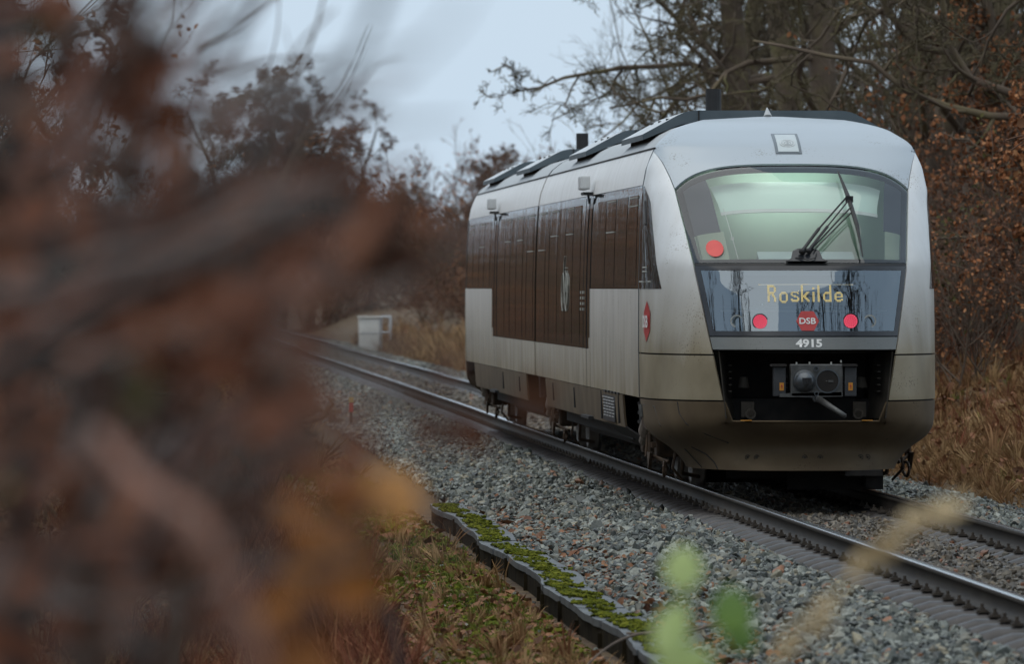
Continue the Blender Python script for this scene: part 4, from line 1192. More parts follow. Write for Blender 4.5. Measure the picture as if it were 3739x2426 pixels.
for yq in (77.2, 99.4):
    st = MB(); st.tube((-0.13, yq - Y0, 3.5), (-0.13, yq - Y0, 3.99), 0.082, n=16); st.tube((-0.13, yq - Y0, 3.99), (-0.13, yq - Y0, 3.992), 0.07, n=16)
    st.build('exhaust_stack', M_gasket, train, False)

# ---- underframe and bogies ----------------------------------------
uf = MB()
for (a_, b_) in ((74.6, 85.8), (mir(85.8), mir(74.6))):
    uf.box((0, (a_ + b_) / 2 - Y0, 0.62), (2.3, b_ - a_, 0.5)); uf.box((0.0, (a_ + b_) / 2 - Y0, 0.42), (1.9, (b_ - a_) * 0.8, 0.3))
uf.box((0, 2.2, 0.75), (2.0, 3.0, 0.25))
uf.box((0, YC - Y0, 0.95), (2.3, 4.4, 0.25))
uf.box((0, mir(70.2) - Y0, 0.75), (2.0, 3.0, 0.25))
uf.build('underframe', M_black, train)
sf = MB(); 
for sg in (-1,):
    sf.poly([(sg * 1.35, 72.75 - Y0, 0.53), (sg * 1.35, 76.4 - Y0, 0.53), (sg * 0.95, 76.0 - Y0, 0.25), (sg * 0.95, 71.9 - Y0, 0.25)], (0, 0, 0.02))
sf.build('belly_fairing', M_black, train)
M_tread = simple('wheel_steel', [(0.3, (0.10, 0.09, 0.08)), (0.7, (0.17, 0.15, 0.13))], 9, 0.5, metal=0.5)
def lathe(name, prof, c, mat, parent, n=28):
    V, F = [], []
    for i in range(n):
        a = 2 * math.pi * i / n
        V += [(c[0] + x, c[1] + r * math.cos(a), c[2] + r * math.sin(a)) for x, r in prof]
    k = len(prof)
    for i in range(n):
        for j in range(k - 1): F.append((i * k + j, i * k + j + 1, ((i + 1) % n) * k + j + 1, ((i + 1) % n) * k + j))
    return obj_from(name, V, F, mat, parent)
for yb in (72.3, YC, mir(72.3)):
    bf = MB()
    for sg in (-1, 1):
        bf.pipe([(sg * 1.02, yb - 1.55 - Y0, 0.50), (sg * 1.02, yb - 0.95 - Y0, 0.62), (sg * 1.02, yb - 0.4 - Y0, 0.45), (sg * 1.02, yb + 0.4 - Y0, 0.45), (sg * 1.02, yb + 0.95 - Y0, 0.62), (sg * 1.02, yb + 1.55 - Y0, 0.5)], 0.085, 8)
    bf.tube((-1.0, yb - Y0, 0.45), (1.0, yb - Y0, 0.45), 0.12, n=10)
    bogie = bf.build('bogie', M_brake, train)
    for sg in (-1, 1):
        for dy in (-0.95, 0.95):
            lathe('wheel', [(sg * -0.065, 0.0), (sg * -0.065, 0.41), (sg * -0.035, 0.415), (sg * -0.03, 0.386), (sg * 0.07, 0.378), (sg * 0.07, 0.33), (sg * 0.03, 0.31), (sg * 0.03, 0.13), (sg * 0.10, 0.12), (sg * 0.10, 0)], (sg * 0.75, yb + dy - Y0, 0.385), M_tread, bogie)
            ab = MB(); ab.box((sg * 1.05, yb + dy - Y0, 0.40), (0.22, 0.30, 0.26), bev=0.03); ab.tube((sg * 1.05, yb + dy - Y0, 0.5), (sg * 1.05, yb + dy - Y0, 0.78), 0.09, n=12); ab.build('axle_box', M_brake, bogie)
        sp_ = MB(); sp_.tube((sg * 1.08, yb - Y0, 0.55), (sg * 1.08, yb - Y0, 0.95), 0.17, n=16)
        for q_ in range(4): sp_.ring((sg * 1.08, yb - Y0, 0.58 + q_ * 0.09), (0, 0, 1), 0.185, 0.03, 0.03, 18)
        sp_.build('air_spring', M_gasket, bogie)
        dp = MB(); dp.tube((sg * 1.24, yb - 1.35 - Y0, 0.62), (sg * 1.24, yb - 0.95 - Y0, 0.52), 0.085, n=14); dp.tube((sg * 1.24, yb - 0.95 - Y0, 0.52), (sg * 1.24, yb - 0.5 - Y0, 0.42), 0.05, n=12)
        dp.build('sand_tank', M_plastic if 0 else simple('dusty_tank', [(0.3, (0.13, 0.10, 0.08)), (0.7, (0.24, 0.20, 0.17))], 6, 0.6), bogie)
        pi = MB()
        pi.box((sg * 1.22, yb - 1.45 - Y0, 0.40), (0.05, 0.30, 0.05)); pi.pipe([(sg * 1.25, yb - 1.5 - Y0, 0.75), (sg * 1.25, yb - 1.5 - Y0, 0.30), (sg * 1.1, yb - 1.9 - Y0, 0.24)], 0.02, 6)
        pi.pipe([(sg * 1.22, yb - 1.2 - Y0, 0.8), (sg * 1.26, yb - 1.2 - Y0, 0.28)], 0.022, 6)
        pi.poly([(sg * 1.24, yb - 1.75 - Y0, 0.33), (sg * 1.24, yb - 1.35 - Y0, 0.33), (sg * 1.24, yb - 1.5 - Y0, 0.16)], (sg * 0.03, 0, 0))
        pi.pipe([(sg * 0.98, yb - 2.2 - Y0, 0.40), (sg * 0.98, yb - 2.0 - Y0, 0.14), (sg * 0.80, yb - 1.75 - Y0, 0.10)], 0.02, 6)
        hs = [(sg * (1.12 + 0.05 * math.sin(t * 3)), yb - 2.1 - Y0 + 0.12 * math.cos(t * 6.28), 0.18 + 0.07 * math.sin(t * 6.28)) for t in np.linspace(0, 1, 12)]
        pi.pipe(hs, 0.015, 5)
        pi.pipe([(sg * 1.05, yb - 2.35 - Y0, 0.45), (sg * 1.1, yb - 2.4 - Y0, 0.2), (sg * 1.0, yb - 2.3 - Y0, 0.08)], 0.014, 5)
        pi.build('brake_rigging', M_brake, bogie)
gi_ = MB(); gi_.box((0.55, 0.55, 0.19), (0.35, 0.5, 0.05)); gi_.box((0.65, 0.85, 0.11), (0.10, 0.5, 0.12)); gi_.build('guard_iron', M_black, train)
ff = MB(); ff.box((0, 2.2, 0.30), (1.5, 2.5, 0.16)); ff.box((0.35, 1.0, 0.13), (0.9, 0.05, 0.22)); ff.box((-0.25, 3.6, 0.2), (1.0, 0.05, 0.36)); ff.box((0, 1.2, 0.22), (1.3, 0.04, 0.2)); ff.box((0, 6.5, 0.22), (1.6, 0.05, 0.3)); ff.box((0, 3.3, 0.35), (1.2, 0.05, 0.45)); ff.build('underside_blackout', M_black, train)  # black floor and plates added to shut out light under the train

# ================================================================== TREES AND SHRUBS
def unit(v): return v / (np.linalg.norm(v, axis=-1, keepdims=True) + 1e-9)
def grow(P, Rr, nch, n, lf, angle, wig, up, rfac, tmin=0.25, seed=0, lmin=0.5, droop=0.0):
    """children branches on every parent polyline. P (B,m,3) Rr (B,m). returns (B*nch,n,3),(B*nch,n)"""
    r = np.random.default_rng(seed)
    B, m, _ = P.shape
    t = np.sort(r.uniform(tmin, 1.0, (B, nch)), axis=1) * (m - 1)
    i0 = np.minimum(t.astype(int), m - 2); fr = t - i0
    bi = np.arange(B)[:, None]
    base = P[bi, i0] * (1 - fr[..., None]) + P[bi, i0 + 1] * fr[..., None]
    d = unit(P[bi, i0 + 1] - P[bi, i0])
    rad = Rr[bi, i0] * (1 - fr) + Rr[bi, i0 + 1] * fr
    plen = np.linalg.norm(np.diff(P, axis=1), axis=2).sum(1)[:, None]
    L = plen * lf * r.uniform(lmin, 1.1, (B, nch)) * (1.15 - 0.6 * t / (m - 1))
    rv = r.normal(size=(B, nch, 3)); perp = unit(rv - (rv * d).sum(-1, keepdims=True) * d)
    a = angle * r.uniform(0.65, 1.3, (B, nch, 1))
    dirv = d * np.cos(a) + perp * np.sin(a)
    dirv[..., 2] += up; dirv = unit(dirv)
    N = B * nch
    base = base.reshape(N, 3); dirv = dirv.reshape(N, 3); L = L.reshape(N); rad = rad.reshape(N) * rfac
    Q = np.zeros((N, n, 3)); Q[:, 0] = base
    cur = dirv
    for k in range(1, n):
        cur = unit(cur + r.normal(0, wig, (N, 3)) + np.array([0, 0, up * 0.25 - droop]))
        Q[:, k] = Q[:, k - 1] + cur * (L / (n - 1))[:, None]
    tt = np.linspace(0, 1, n)
    RR = rad[:, None] * (1 - 0.78 * tt[None])
    return Q, RR
def tubes(P, Rr, k):
    """ring tubes for all branches at once"""
    B, n, _ = P.shape
    T = np.zeros_like(P); T[:, 1:-1] = P[:, 2:] - P[:, :-2]; T[:, 0] = P[:, 1] - P[:, 0]; T[:, -1] = P[:, -1] - P[:, -2]
    T = unit(T)
    ref = np.where(np.abs(T[..., 2:3]) > 0.9, np.array([1.0, 0, 0]), np.array([0, 0, 1.0]))
    A = unit(np.cross(T, ref)); C_ = np.cross(T, A)
    ang = np.arange(k) * 2 * np.pi / k
    V = P[:, :, None] + Rr[:, :, None, None] * (A[:, :, None] * np.cos(ang)[:, None] + C_[:, :, None] * np.sin(ang)[:, None])
    V = V.reshape(-1, 3)
    base = (np.arange(B) * n * k)[:, None, None] + (np.arange(n - 1) * k)[None, :, None]
    j = np.arange(k); j2 = (j + 1) % k
    F = np.stack([base + j, base + j2, base + k + j2, base + k + j], -1).reshape(-1, 4)
    return V, F
def joinVF(lst):
    V, F, o = [], [], 0
    for v, f in lst: V.append(v); F.append(f + o); o += len(v)
    return np.concatenate(V), np.concatenate(F)
def leafquads(C, size, r, flat=0.4):
    """one bent leaf (2 quads) at each centre"""
    n = len(C)
    d = unit(r.normal(size=(n, 3)) + np.array([0, 0, -flat])); rv = r.normal(size=(n, 3)); w = unit(np.cross(d, rv)); nn = np.cross(d, w)
    s = size * r.uniform(0.6, 1.3, (n, 1))
    q = lambda a, b_, c: C + d * s * a + w * s * b_ + nn * s * c
    V = np.stack([C, q(.25, .26, .07), q(.62, .30, .06), q(1.0, 0, -.06), q(.62, -.30, .06), q(.25, -.26, .07), q(.5, 0, 0)], 1)
    V = V.reshape(-1, 3); b_ = (np.arange(n) * 7)[:, None]
    F = np.concatenate([b_ + np.array([[i_, (i_ + 1) % 6, 6]]) for i_ in range(6)])
    rnd = np.repeat(r.random(n), 7)
    return V, F, rnd
def leafmesh(name, C, size, mat, r, flat=0.4):
    V, F, rnd = leafquads(C, size, r, flat)
    me = raw_mesh(V, F, name)
    a = me.attributes.new('rnd', 'FLOAT', 'POINT'); a.data.foreach_set('value', rnd.astype(np.float32))
    me.materials.append(mat)
    return me

M_bark = simple('oak_bark', [(0.25, (0.055, 0.040, 0.028)), (0.5, (0.12, 0.088, 0.062)), (0.62, (0.15, 0.12, 0.065)), (0.75, (0.13, 0.14, 0.04))], 1.1, 0.9, bmp=0.7, bdist=0.05, detail=10)
M_twig = simple('twigs', [(0.3, (0.07, 0.05, 0.038)), (0.6, (0.15, 0.11, 0.08))], 1.5, 0.9)
M_twig2 = simple('mossy_twigs', [(0.3, (0.06, 0.045, 0.03)), (0.6, (0.12, 0.10, 0.05))], 0.8, 0.9)
M_twigred = simple('reddish_twigs', [(0.3, (0.09, 0.05, 0.035)), (0.6, (0.19, 0.105, 0.07))], 1.5, 0.9)
M_leafrust = attr_mat('rust_leaves', [(0.0, (0.15, 0.055, 0.022)), (0.5, (0.32, 0.12, 0.045)), (1.0, (0.42, 0.20, 0.09))])
M_leafbrown = attr_mat('brown_leaves', [(0.0, (0.045, 0.024, 0.015)), (0.45, (0.10, 0.05, 0.03)), (0.8, (0.17, 0.075, 0.04)), (1.0, (0.24, 0.12, 0.06))])
M_leafolive = attr_mat('olive_leaves', [(0.0, (0.035, 0.04, 0.012)), (0.6, (0.08, 0.085, 0.02)), (1.0, (0.14, 0.12, 0.04))])

def oak_meshes(seed, H=15.0, spread=1.0, trunk_r=0.34, twigd=1.0, ang=1.2, rl=0.28, tl=1.0):
    r = np.random.default_rng(seed)
    n = 9
    P = np.zeros((1, n, 3)); cur = np.array([0, 0, 1.0])
    for k in range(1, n):
        cur = unit(cur + r.normal(0, 0.10, 3) * np.array([1, 1, .3])); P[0, k] = P[0, k - 1] + cur * H / (n - 1)
    P[0, 0, 2] -= 0.3
    R0 = trunk_r * (1 - 0.75 * np.linspace(0, 1, n) ** 1.2)[None]; R0[0, 0] *= 1.25
    P1, R1 = grow(P, R0, 20, 10, 0.44 * spread, ang, 0.36, 0.06, rl, 0.13, seed + 1, 0.6)
    P2, R2 = grow(P1, R1, 8, 8, 0.46, 0.9, 0.40, 0.04, 0.62, 0.12, seed + 2)
    P3, R3 = grow(P2, R2, 7, 6, 0.48, 0.85, 0.36, 0.04, 0.55, 0.15, seed + 3)
    P4, R4 = grow(P3, R3, int(6 * twigd), 4, 0.55 * tl, 0.75, 0.30, 0.03, 0.6, 0.1, seed + 4)
    P5, R5 = grow(P4, R4, 4, 3, 0.6 * tl, 0.7, 0.25, 0.03, 0.7, 0.1, seed + 5)
    R2 = np.maximum(R2, 0.014); R3 = np.maximum(R3, 0.009); R4 = np.maximum(R4, 0.0055); R5 = np.maximum(R5, 0.004)
    tv, tf = joinVF([tubes(P, R0, 10), tubes(P1, R1, 7), tubes(P2, R2, 5)])
    cv, cf = joinVF([tubes(P3, R3, 4), tubes(P4, R4, 3), tubes(P5, R5, 3)])
    a = raw_mesh(tv, tf, 'trunk'); a.materials.append(M_bark); a.polygons.foreach_set('use_smooth', np.ones(len(tf), bool))
    c = raw_mesh(cv, cf, 'crown')
    return a, c, P5
def shrub_meshes(seed, H=3.0, nst=14, spreadr=0.5, up=0.25, tw=4):
    r = np.random.default_rng(seed)
    n = 6; B = nst
    P = np.zeros((B, n, 3)); P[:, 0, :2] = r.normal(0, 0.25 * H / 3, (B, 2)); P[:, 0, 2] = -0.1
    cur = unit(np.stack([r.normal(0, spreadr, B), r.normal(0, spreadr, B), np.ones(B)], 1))
    L = H * r.uniform(0.6, 1.1, B)
    for k in range(1, n):
        cur = unit(cur + r.normal(0, 0.16, (B, 3)) + np.array([0, 0, 0.03])); P[:, k] = P[:, k - 1] + cur * (L / (n - 1))[:, None]
    R0 = (0.014 * H / 3 * (1 - 0.7 * np.linspace(0, 1, n)))[None] * r.uniform(0.7, 1.4, (B, 1))
    P1, R1 = grow(P, R0, 6, 5, 0.5, 0.6, 0.22, up, 0.6, 0.15, seed + 1)
    P2, R2 = grow(P1, R1, tw, 4, 0.6, 0.6, 0.22, up * 0.6, 0.7, 0.15, seed + 2)
    P3, R3 = grow(P2, R2, 3, 3, 0.6, 0.6, 0.2, up * 0.5, 0.7, 0.1, seed + 3)
    R1 = np.maximum(R1, .005); R2 = np.maximum(R2, .0038); R3 = np.maximum(R3, .003)
    sv, sf = joinVF([tubes(P, R0, 5), tubes(P1, R1, 4)])
    cv, cf = joinVF([tubes(P2, R2, 3), tubes(P3, R3, 3)])
    return raw_mesh(sv, sf, 'stem'), raw_mesh(cv, cf, 'crown'), P3

OAKS = [oak_meshes(11, 16, 1.05, 0.36), oak_meshes(23, 15, 1.0, 0.30), oak_meshes(37, 17, 0.9, 0.33)]
for q in OAKS: q[1].materials.append(M_twig2)
def put(name, meshes, loc, rz, sc, label, cat, group=None, leafs=None, names=('trunk', 'crown')):
    """one plant: an Empty with its own trunk and crown objects (meshes may be shared)"""
    t = empty(name, loc, rz); t.scale = (sc, sc, sc) if not isinstance(sc, tuple) else sc
    for nm, me in zip(names, meshes[:2]):
        o = bpy.data.objects.new(nm, me); col.objects.link(o); o.parent = t
    if leafs:
        o = bpy.data.objects.new('leaves', leafs); col.objects.link(o); o.parent = t
    return tag(t, label, cat, group)
def gz(x, y): return float(ground_z(x, y))

# the big mossy oaks right of the line, behind the train
oak_spots = [
 (7.6, 170, 1, 3.3, 0.95, 'bare oak leaning furthest out over the track at the open sky'),
 (7.3, 158, 0, 2.1, 0.95, 'big bare oak whose low boughs reach over the track behind the train roof'),
 (7.4, 147, 1, 0.6, 1.05, 'bare oak right behind the taller exhaust stack of the train'),
 (6.9, 136, 2, 4.0, 0.95, 'bare mossy oak above the left shoulder of the train dome'),
 (7.8, 128, 1, 2.9, 1.05, 'bare forked oak above the dome lamp of the train'),
 (7.3, 119, 0, 5.2, 0.92, 'dark bare oak above the right half of the windscreen'),
 (8.6, 113, 2, 1.5, 1.0, 'dark bare oak just right of the train dome'),
 (8.8, 104, 0, 3.6, 0.9, 'bare oak by the copper-leaved beeches at the right edge'),
 (10.5, 140, 1, 5.5, 1.1, 'bare oak in the second row behind the forked oak'),
 (11.0, 158, 2, 3.1, 1.1, 'bare oak in the second row, furthest left of them'),
 (10.6, 122, 0, 0.4, 1.05, 'bare oak in the second row, furthest right of them'),
 (9.5, 181, 1, 1.1, 1.0, 'bare oak furthest along the line on the right'),
]
for x, y, v, rz, s, lab in oak_spots:
    put('oak_tree', OAKS[v], (x, y, gz(x, y)), rz, s, lab, 'tree', 'bare oaks along the right of the line')
# trees beside and behind the camera, seen only in the glass
for x, y, v, rz, s, lab in [(-11.5, 50, 0, 1, 1.0, 'bare oak mirrored at the left of the front glass'), (-11.0, 37, 1, 2, 1.05, 'bare oak mirrored beside the left headlamp ring'),
                            (8.2, 58, 2, 3, 1.0, 'bare oak mirrored at the right of the front glass'), (9.0, 45, 1, 0, 1.05, 'bare oak mirrored beside the right headlamp ring'),
                            (-13, 22, 2, 4, 1.1, 'bare oak mirrored in the left pillar of the nose'), (8.5, 31, 0, 5, 1.1, 'bare oak mirrored in the right pillar of the nose'),
                            (-10.2, 60, 1, 5, 0.95, 'bare oak mirrored furthest left in the front glass'), (6.8, 52, 0, 1, 0.9, 'bare oak mirrored beside the letter e of the destination')]:
    put('oak_tree', OAKS[v], (x, y, gz(x, y)), rz, s, lab, 'tree', 'bare oaks mirrored in the train front')

# thickets: shrubs of four kinds
SH = [shrub_meshes(51, 3.2, 16), shrub_meshes(62, 3.4, 14, 0.6), shrub_meshes(73, 2.6, 18, 0.7)]
SH[0][0].materials.append(M_twig); SH[0][1].materials.append(M_twigred)
SH[1][0].materials.append(M_twig); SH[1][1].materials.append(M_twig)
SH[2][0].materials.append(M_twigred); SH[2][1].materials.append(M_twigred)
lr = np.random.default_rng(5)
def leafs_on(P, n, size, mat, seed, nm='leaves'):
    r = np.random.default_rng(seed)
    tips = P[:, 1:].reshape(-1, 3)
    C = tips[r.integers(0, len(tips), n)] + r.normal(0, 0.02, (n, 3))
    return leafmesh(nm, C, size, mat, r)
LB = [leafs_on(SH[0][2], 1100, 0.07, M_leafbrown, 1), leafs_on(SH[1][2], 1500, 0.07, M_leafrust, 2), leafs_on(SH[2][2], 1500, 0.07, M_leafbrown, 3), leafs_on(SH[0][2], 900, 0.07, M_leafolive, 4)]
desc = ['leafless brown shrub', 'rust-leaved shrub', 'low reddish shrub']
def thicket(n, xf, yr, side, where, s0=1.0, weights=(0.4, 0.25, 0.35), ll=None):
    for i in range(n):
        y = yr[0] + (yr[1] - yr[0]) * (i + random.random()) / n
        x = xf(y) + random.uniform(-1, 1)
        v = random.choices((0, 1, 2), weights)[0]
        lf = LB[v] if (v or random.random() < .5) else (LB[3] if random.random() < .4 else None)
        s = s0 * random.uniform(0.8, 1.35)
        put('shrub', SH[v], (x, y, gz(x, y)), random.uniform(0, 6.28), s, desc[v] + ' in the thicket ' + where + (', nearer half' if y < (yr[0] + yr[1]) / 2 else ', farther half'), 'shrub', desc[v] + 's ' + where + (', nearer half' if y < (yr[0] + yr[1]) / 2 else ', farther half'), lf, ('stem', 'crown'))
thicket(64, lambda y: 6.4 + random.uniform(-0.5, 3.0), (97, 152), 1, 'on the right bank beside the train', 0.85, (0.2, 0.55, 0.25))
thicket(34, lambda y: 9.5 + random.uniform(0, 3), (92, 160), 1, 'under the oaks on the right', 1.35, (0.45, 0.25, 0.3))
thicket(50, lambda y: 6.0 + random.uniform(0, 2.2), (150, 290), 1, 'along the right side beyond the train', 0.95, (0.6, 0.06, 0.34))
thicket(38, lambda y: 8.0 + random.uniform(0, 3.0), (225, 330), 1, 'behind the white cabinet', 1.25, (0.6, 0.05, 0.35))
thicket(44, lambda y: -5.8 + random.uniform(-2.5, 0.3), (135, 300), -1, 'along the left side of the line', 0.95, (0.45, 0.15, 0.4))
thicket(20, lambda y: -12.0 + random.uniform(-1.2, 0.5), (40, 100), -1, 'on the left behind blurred leaves', 1.6, (0.45, 0.2, 0.35))
thicket(12, lambda y: 7.6 + random.uniform(-0.5, 1.0), (40, 64), 1, 'mirrored in the right glass', 1.8, (0.45, 0.2, 0.35))
thicket(14, lambda y: -6.6 + random.uniform(-1.2, 0.2), (75, 135), -1, 'on the low left verge', 0.62, (0.45, 0.15, 0.4))
thicket(30, lambda y: -12 + random.uniform(-3, 0.5), (60, 260), -1, 'on top of the left bank', 1.9, (0.3, 0.5, 0.2))
# wood closing the view where the line disappears
for i in range(26):
    y = 340 + i * 3 + random.uniform(-3, 3); x = -20 + 1.7 * i + random.uniform(-2, 2)
    v = random.choice((0, 1, 2))
    put('shrub', SH[v], (x, y, gz(min(x, 55), y)), random.uniform(0, 6.28), random.uniform(2.0, 2.9), desc[v] + ' in the far wood across the end of the line', 'shrub', desc[v] + 's in the far wood', LB[v] if v else None, ('stem', 'crown'))

# copper beeches at the right edge: slim trees that keep their leaves
def beech(x, y, seed, H, lab, nleaf=8000):
    tr, cr, P = oak_meshes(seed, H, 0.55, 0.11, 0.8)
    cr.materials.append(M_twig)
    r = np.random.default_rng(seed)
    tips = P[:, 1:].reshape(-1, 3)
    # leaves sit in clumps
    cl = r.random(len(tips)) < 0.35
    tips = tips[cl] if cl.any() else tips
    C = tips[r.integers(0, len(tips), nleaf)] + r.normal(0, 0.05, (nleaf, 3))
    put('beech_tree', (tr, cr), (x, y, gz(x, y)), r.uniform(0, 6), 1.0, lab, 'tree', None, leafmesh('leaves', C, 0.085, M_leafrust, r))
beech(6.9, 108, 301, 8.0, 'young beech with copper leaves nearest the right edge of the view')
beech(7.9, 116, 302, 9.0, 'young beech with copper leaves behind the nearest copper beech')
beech(6.5, 102, 303, 6.5, 'slender copper beech between the train and the right edge')

# distant bare trees on the skyline
RT = [oak_meshes(505, 10, 1.15, 0.17, 1.2, 0.75, 0.4, 1.7), oak_meshes(516, 10, 1.3, 0.17, 1.0, 0.9, 0.4, 1.7)]
RT[0][1].materials.append(M_twigred); RT[1][1].materials.append(M_twigred)
FT = [shrub_meshes(81, 10, 9, 0.28, 0.25, 6), shrub_meshes(92, 10, 12, 0.4, 0.2, 6)]
for q in FT: q[0].materials.append(M_bark); 
FT[0][1].materials.append(M_twig); FT[1][1].materials.append(M_twig2)
skyl = [
 (4.5, 395, 0, 1.24, 'broad bare tree on the skyline left of the gap'), (6.9, 398, 1, 1.00, 'bare tree sloping down to the gap on the skyline'), (-0.1, 390, 1, 1.22, 'bare tree behind the foreground leaves'),
 (2.2, 402, 1, 1.17, 'bare tree left of the broad skyline tree'), (8.2, 372, 1, 0.57, 'low bare tree right of the broad skyline tree'), (8.7, 352, 0, 0.49, 'low bare tree above the cabinet'), (9.2, 330, 1, 0.48, 'low tree at the bottom of the skyline gap'),
 (7.9, 290, 0, 0.48, 'small bare tree left of the far train end'), (6.9, 252, 1, 0.49, 'twiggy tree above the far train roof'), (6.8, 236, 0, 0.48, 'twiggy tree behind the far exhaust stack'), (6.6, 215, 1, 0.41, 'bare tree between the two exhaust stacks'),
 (8.0, 262, 0, 0.52, 'bare tree behind the twiggy trees over the roof'), (8.2, 225, 1, 0.44, 'bare bushy tree furthest right on the open skyline')]
skyl += [(3.4, 388, 1, 1.07, 'second crown merging with the broad skyline tree'), (5.8, 384, 0, 0.93, 'crown in front of the slope to the skyline gap'), (1.0, 380, 0, 1.12, 'crown left of the broad skyline tree, half hidden by leaves')]
for x, y, v, s, lab in skyl:
    put('bare_tree', RT[v], (x, y, gz(x, y)), random.uniform(0, 6), (s * 1.1, s * 1.1, s * 0.98), lab, 'tree')

for i in range(16):
    y = 132 + i * 5.5; x = 13.5 + random.uniform(-1.5, 3.5)
    put('bare_tree', FT[i % 2], (x, y, gz(x, y)), random.uniform(0, 6), random.uniform(0.9, 1.15), 'tall twiggy tree in the wood behind the oaks', 'tree', 'twiggy trees in the wood behind the oaks')
# left tree of the middle distance, mossy drooping twigs
tr, cr, P5 = oak_meshes(404, 6.5, 0.62, 0.09, 1.0)
cr.materials.append(M_twig2)
put('hawthorn_tree', (tr, cr), (-7.5, 36, gz(-7.5, 36)), 0.5, (1, 1, 1), 'mossy bare tree rising behind the blurred leaves on the left', 'tree', None)
tr, cr, P5 = oak_meshes(431, 6.0, 0.7, 0.09, 1.1); cr.materials.append(M_twig2)
put('hawthorn_tree', (tr, cr), (-7.3, 39, gz(-7.3, 39)), 1.9, 1.0, 'mossy bare tree beside the first, a little further back', 'tree')
tr, cr, P5 = oak_meshes(417, 7, 0.6, 0.10, 0.9)
cr.materials.append(M_twig)
put('hawthorn_tree', (tr, cr), (-9.0, 47, gz(-9, 47)), 2.5, 0.9, 'second bare tree further back on the left', 'tree')

# ================================================================== CABINET, MARKER, TWIGS
M_cabin = simple('cabinet_paint', [(0.3, (0.78, 0.77, 0.72)), (0.7, (0.88, 0.87, 0.82))], 2, 0.6)
M_galv = simple('galvanised_steel', [(0.3, (0.55, 0.58, 0.62)), (0.7, (0.66, 0.69, 0.72))], 4, 0.5, metal=0.1)
cbx, cby = 2.5, 262.0
cb = empty('relay_cabinet', (cbx, cby, -0.35)); tag(cb, 'white lineside cabinet with an open steel frame beside the far track', 'cabinet')
MB().box((-0.13, 0, 0.62), (0.72, 0.5, 1.14), bev=0.02).build('cabinet_body', M_cabin, cb)
MB().box((-0.13, -0.02, 1.235), (0.80, 0.6, 0.06), bev=0.01).build('lid', M_cabin, cb)
MB().box((-0.13, -0.262, 0.64), (0.66, 0.02, 0.02)).build('door_joint', M_galv, cb)
f_ = MB()
for xq in (0.28, 0.62): f_.tube((xq, 0, -0.1), (xq, 0, 1.26), 0.045, n=8)
for zq in (0.66, 1.24): f_.tube((0.26, 0, zq), (0.64, 0, zq), 0.04, n=8)
f_.build('rail_frame', M_galv, cb)
mk = empty('marker_post', (-2.55, 122, -0.4)); tag(mk, 'short dark stake with red and yellow cap at the left ballast edge', 'marker post')
MB().tube((0, 0, -0.1), (0, 0, 0.28), 0.02, n=8).build('stake', M_black, mk)
MB().box((0, 0, 0.33), (0.07, 0.05, 0.16)).build('red_cap', M_red, mk)
MB().box((0, 0, 0.45), (0.08, 0.05, 0.09)).build('yellow_cap', simple('straw_yellow', [(0.3, (0.45, 0.30, 0.10)), (0.7, (0.55, 0.38, 0.14))], 5, 0.6), mk)
def polytube(name, pts, r0, r1, mat, parent=None, k=6, sub=4):
    pts = np.array(pts, float)
    t = np.linspace(0, len(pts) - 1, (len(pts) - 1) * sub + 1)
    # catmull-rom
    P = []
    for q in t:
        i = min(int(q), len(pts) - 2); f = q - i
        p0, p1, p2, p3 = pts[max(i - 1, 0)], pts[i], pts[i + 1], pts[min(i + 2, len(pts) - 1)]
        P.append(0.5 * ((2 * p1) + (-p0 + p2) * f + (2 * p0 - 5 * p1 + 4 * p2 - p3) * f * f + (-p0 + 3 * p1 - 3 * p2 + p3) * f ** 3))
    P = np.array(P)[None]; Rr = np.linspace(r0, r1, P.shape[1])[None]
    V, F = tubes(P, Rr, k)
    return obj_from(name, V, F, mat, parent, True)
ft = empty('fallen_twig', (-2.95, 46.5, -0.34)); tag(ft, 'thin forked twig lying across the mossy kerb at the bottom', 'twig')
polytube('stem', [(-0.62, -1.9, -0.16), (-0.48, -1.2, -0.05), (-0.25, -0.4, 0.04), (0.0, 0.3, 0.06), (0.25, 0.8, 0.03), (0.62, 2.2, 0.05)], 0.006, 0.012, M_twig, ft)
polytube('side_shoot', [(0.0, 0.3, 0.06), (-0.05, 0.1, 0.06), (-0.15, 0.35, 0.05)], 0.009, 0.008, M_twig, ft)
ft = empty('fallen_twig', (-2.6, 48.0, -0.33)); tag(ft, 'straight twig lying on the ballast side of the mossy kerb', 'twig')
polytube('stem', [(-0.28, -0.2, 0.03), (0.0, -0.1, 0.03), (0.3, 0.1, 0.03), (0.6, 0.15, 0.0)], 0.010, 0.006, M_twig, ft)

# ================================================================== FOREGROUND (out of focus) -------
FV_ = 17185.0
th_ = R(3.0)
def W(px, py, d):
    """a point of the place d metres along the line of sight (view written in 2380 x 1544 steps)"""
    X = (px - 1190) / FV_ * d; z = CAM[2] - (py - 670) / FV_ * d
    return np.array([CAM[0] + X * math.cos(th_) + d * math.sin(th_), -X * math.sin(th_) + d * math.cos(th_), z])
M_fstem = simple('foreground_bark', [(0.3, (0.05, 0.030, 0.022)), (0.7, (0.12, 0.075, 0.055))], 12, 0.8)
M_fpink = simple('smooth_pink_bark', [(0.3, (0.16, 0.075, 0.05)), (0.7, (0.26, 0.13, 0.09))], 10, 0.7)
M_fred = simple('red_brown_bark', [(0.3, (0.11, 0.038, 0.02)), (0.7, (0.22, 0.08, 0.045))], 10, 0.7)
M_fdark = simple('dark_wet_bark', [(0.3, (0.008, 0.006, 0.005)), (0.7, (0.022, 0.015, 0.012))], 10, 0.6)
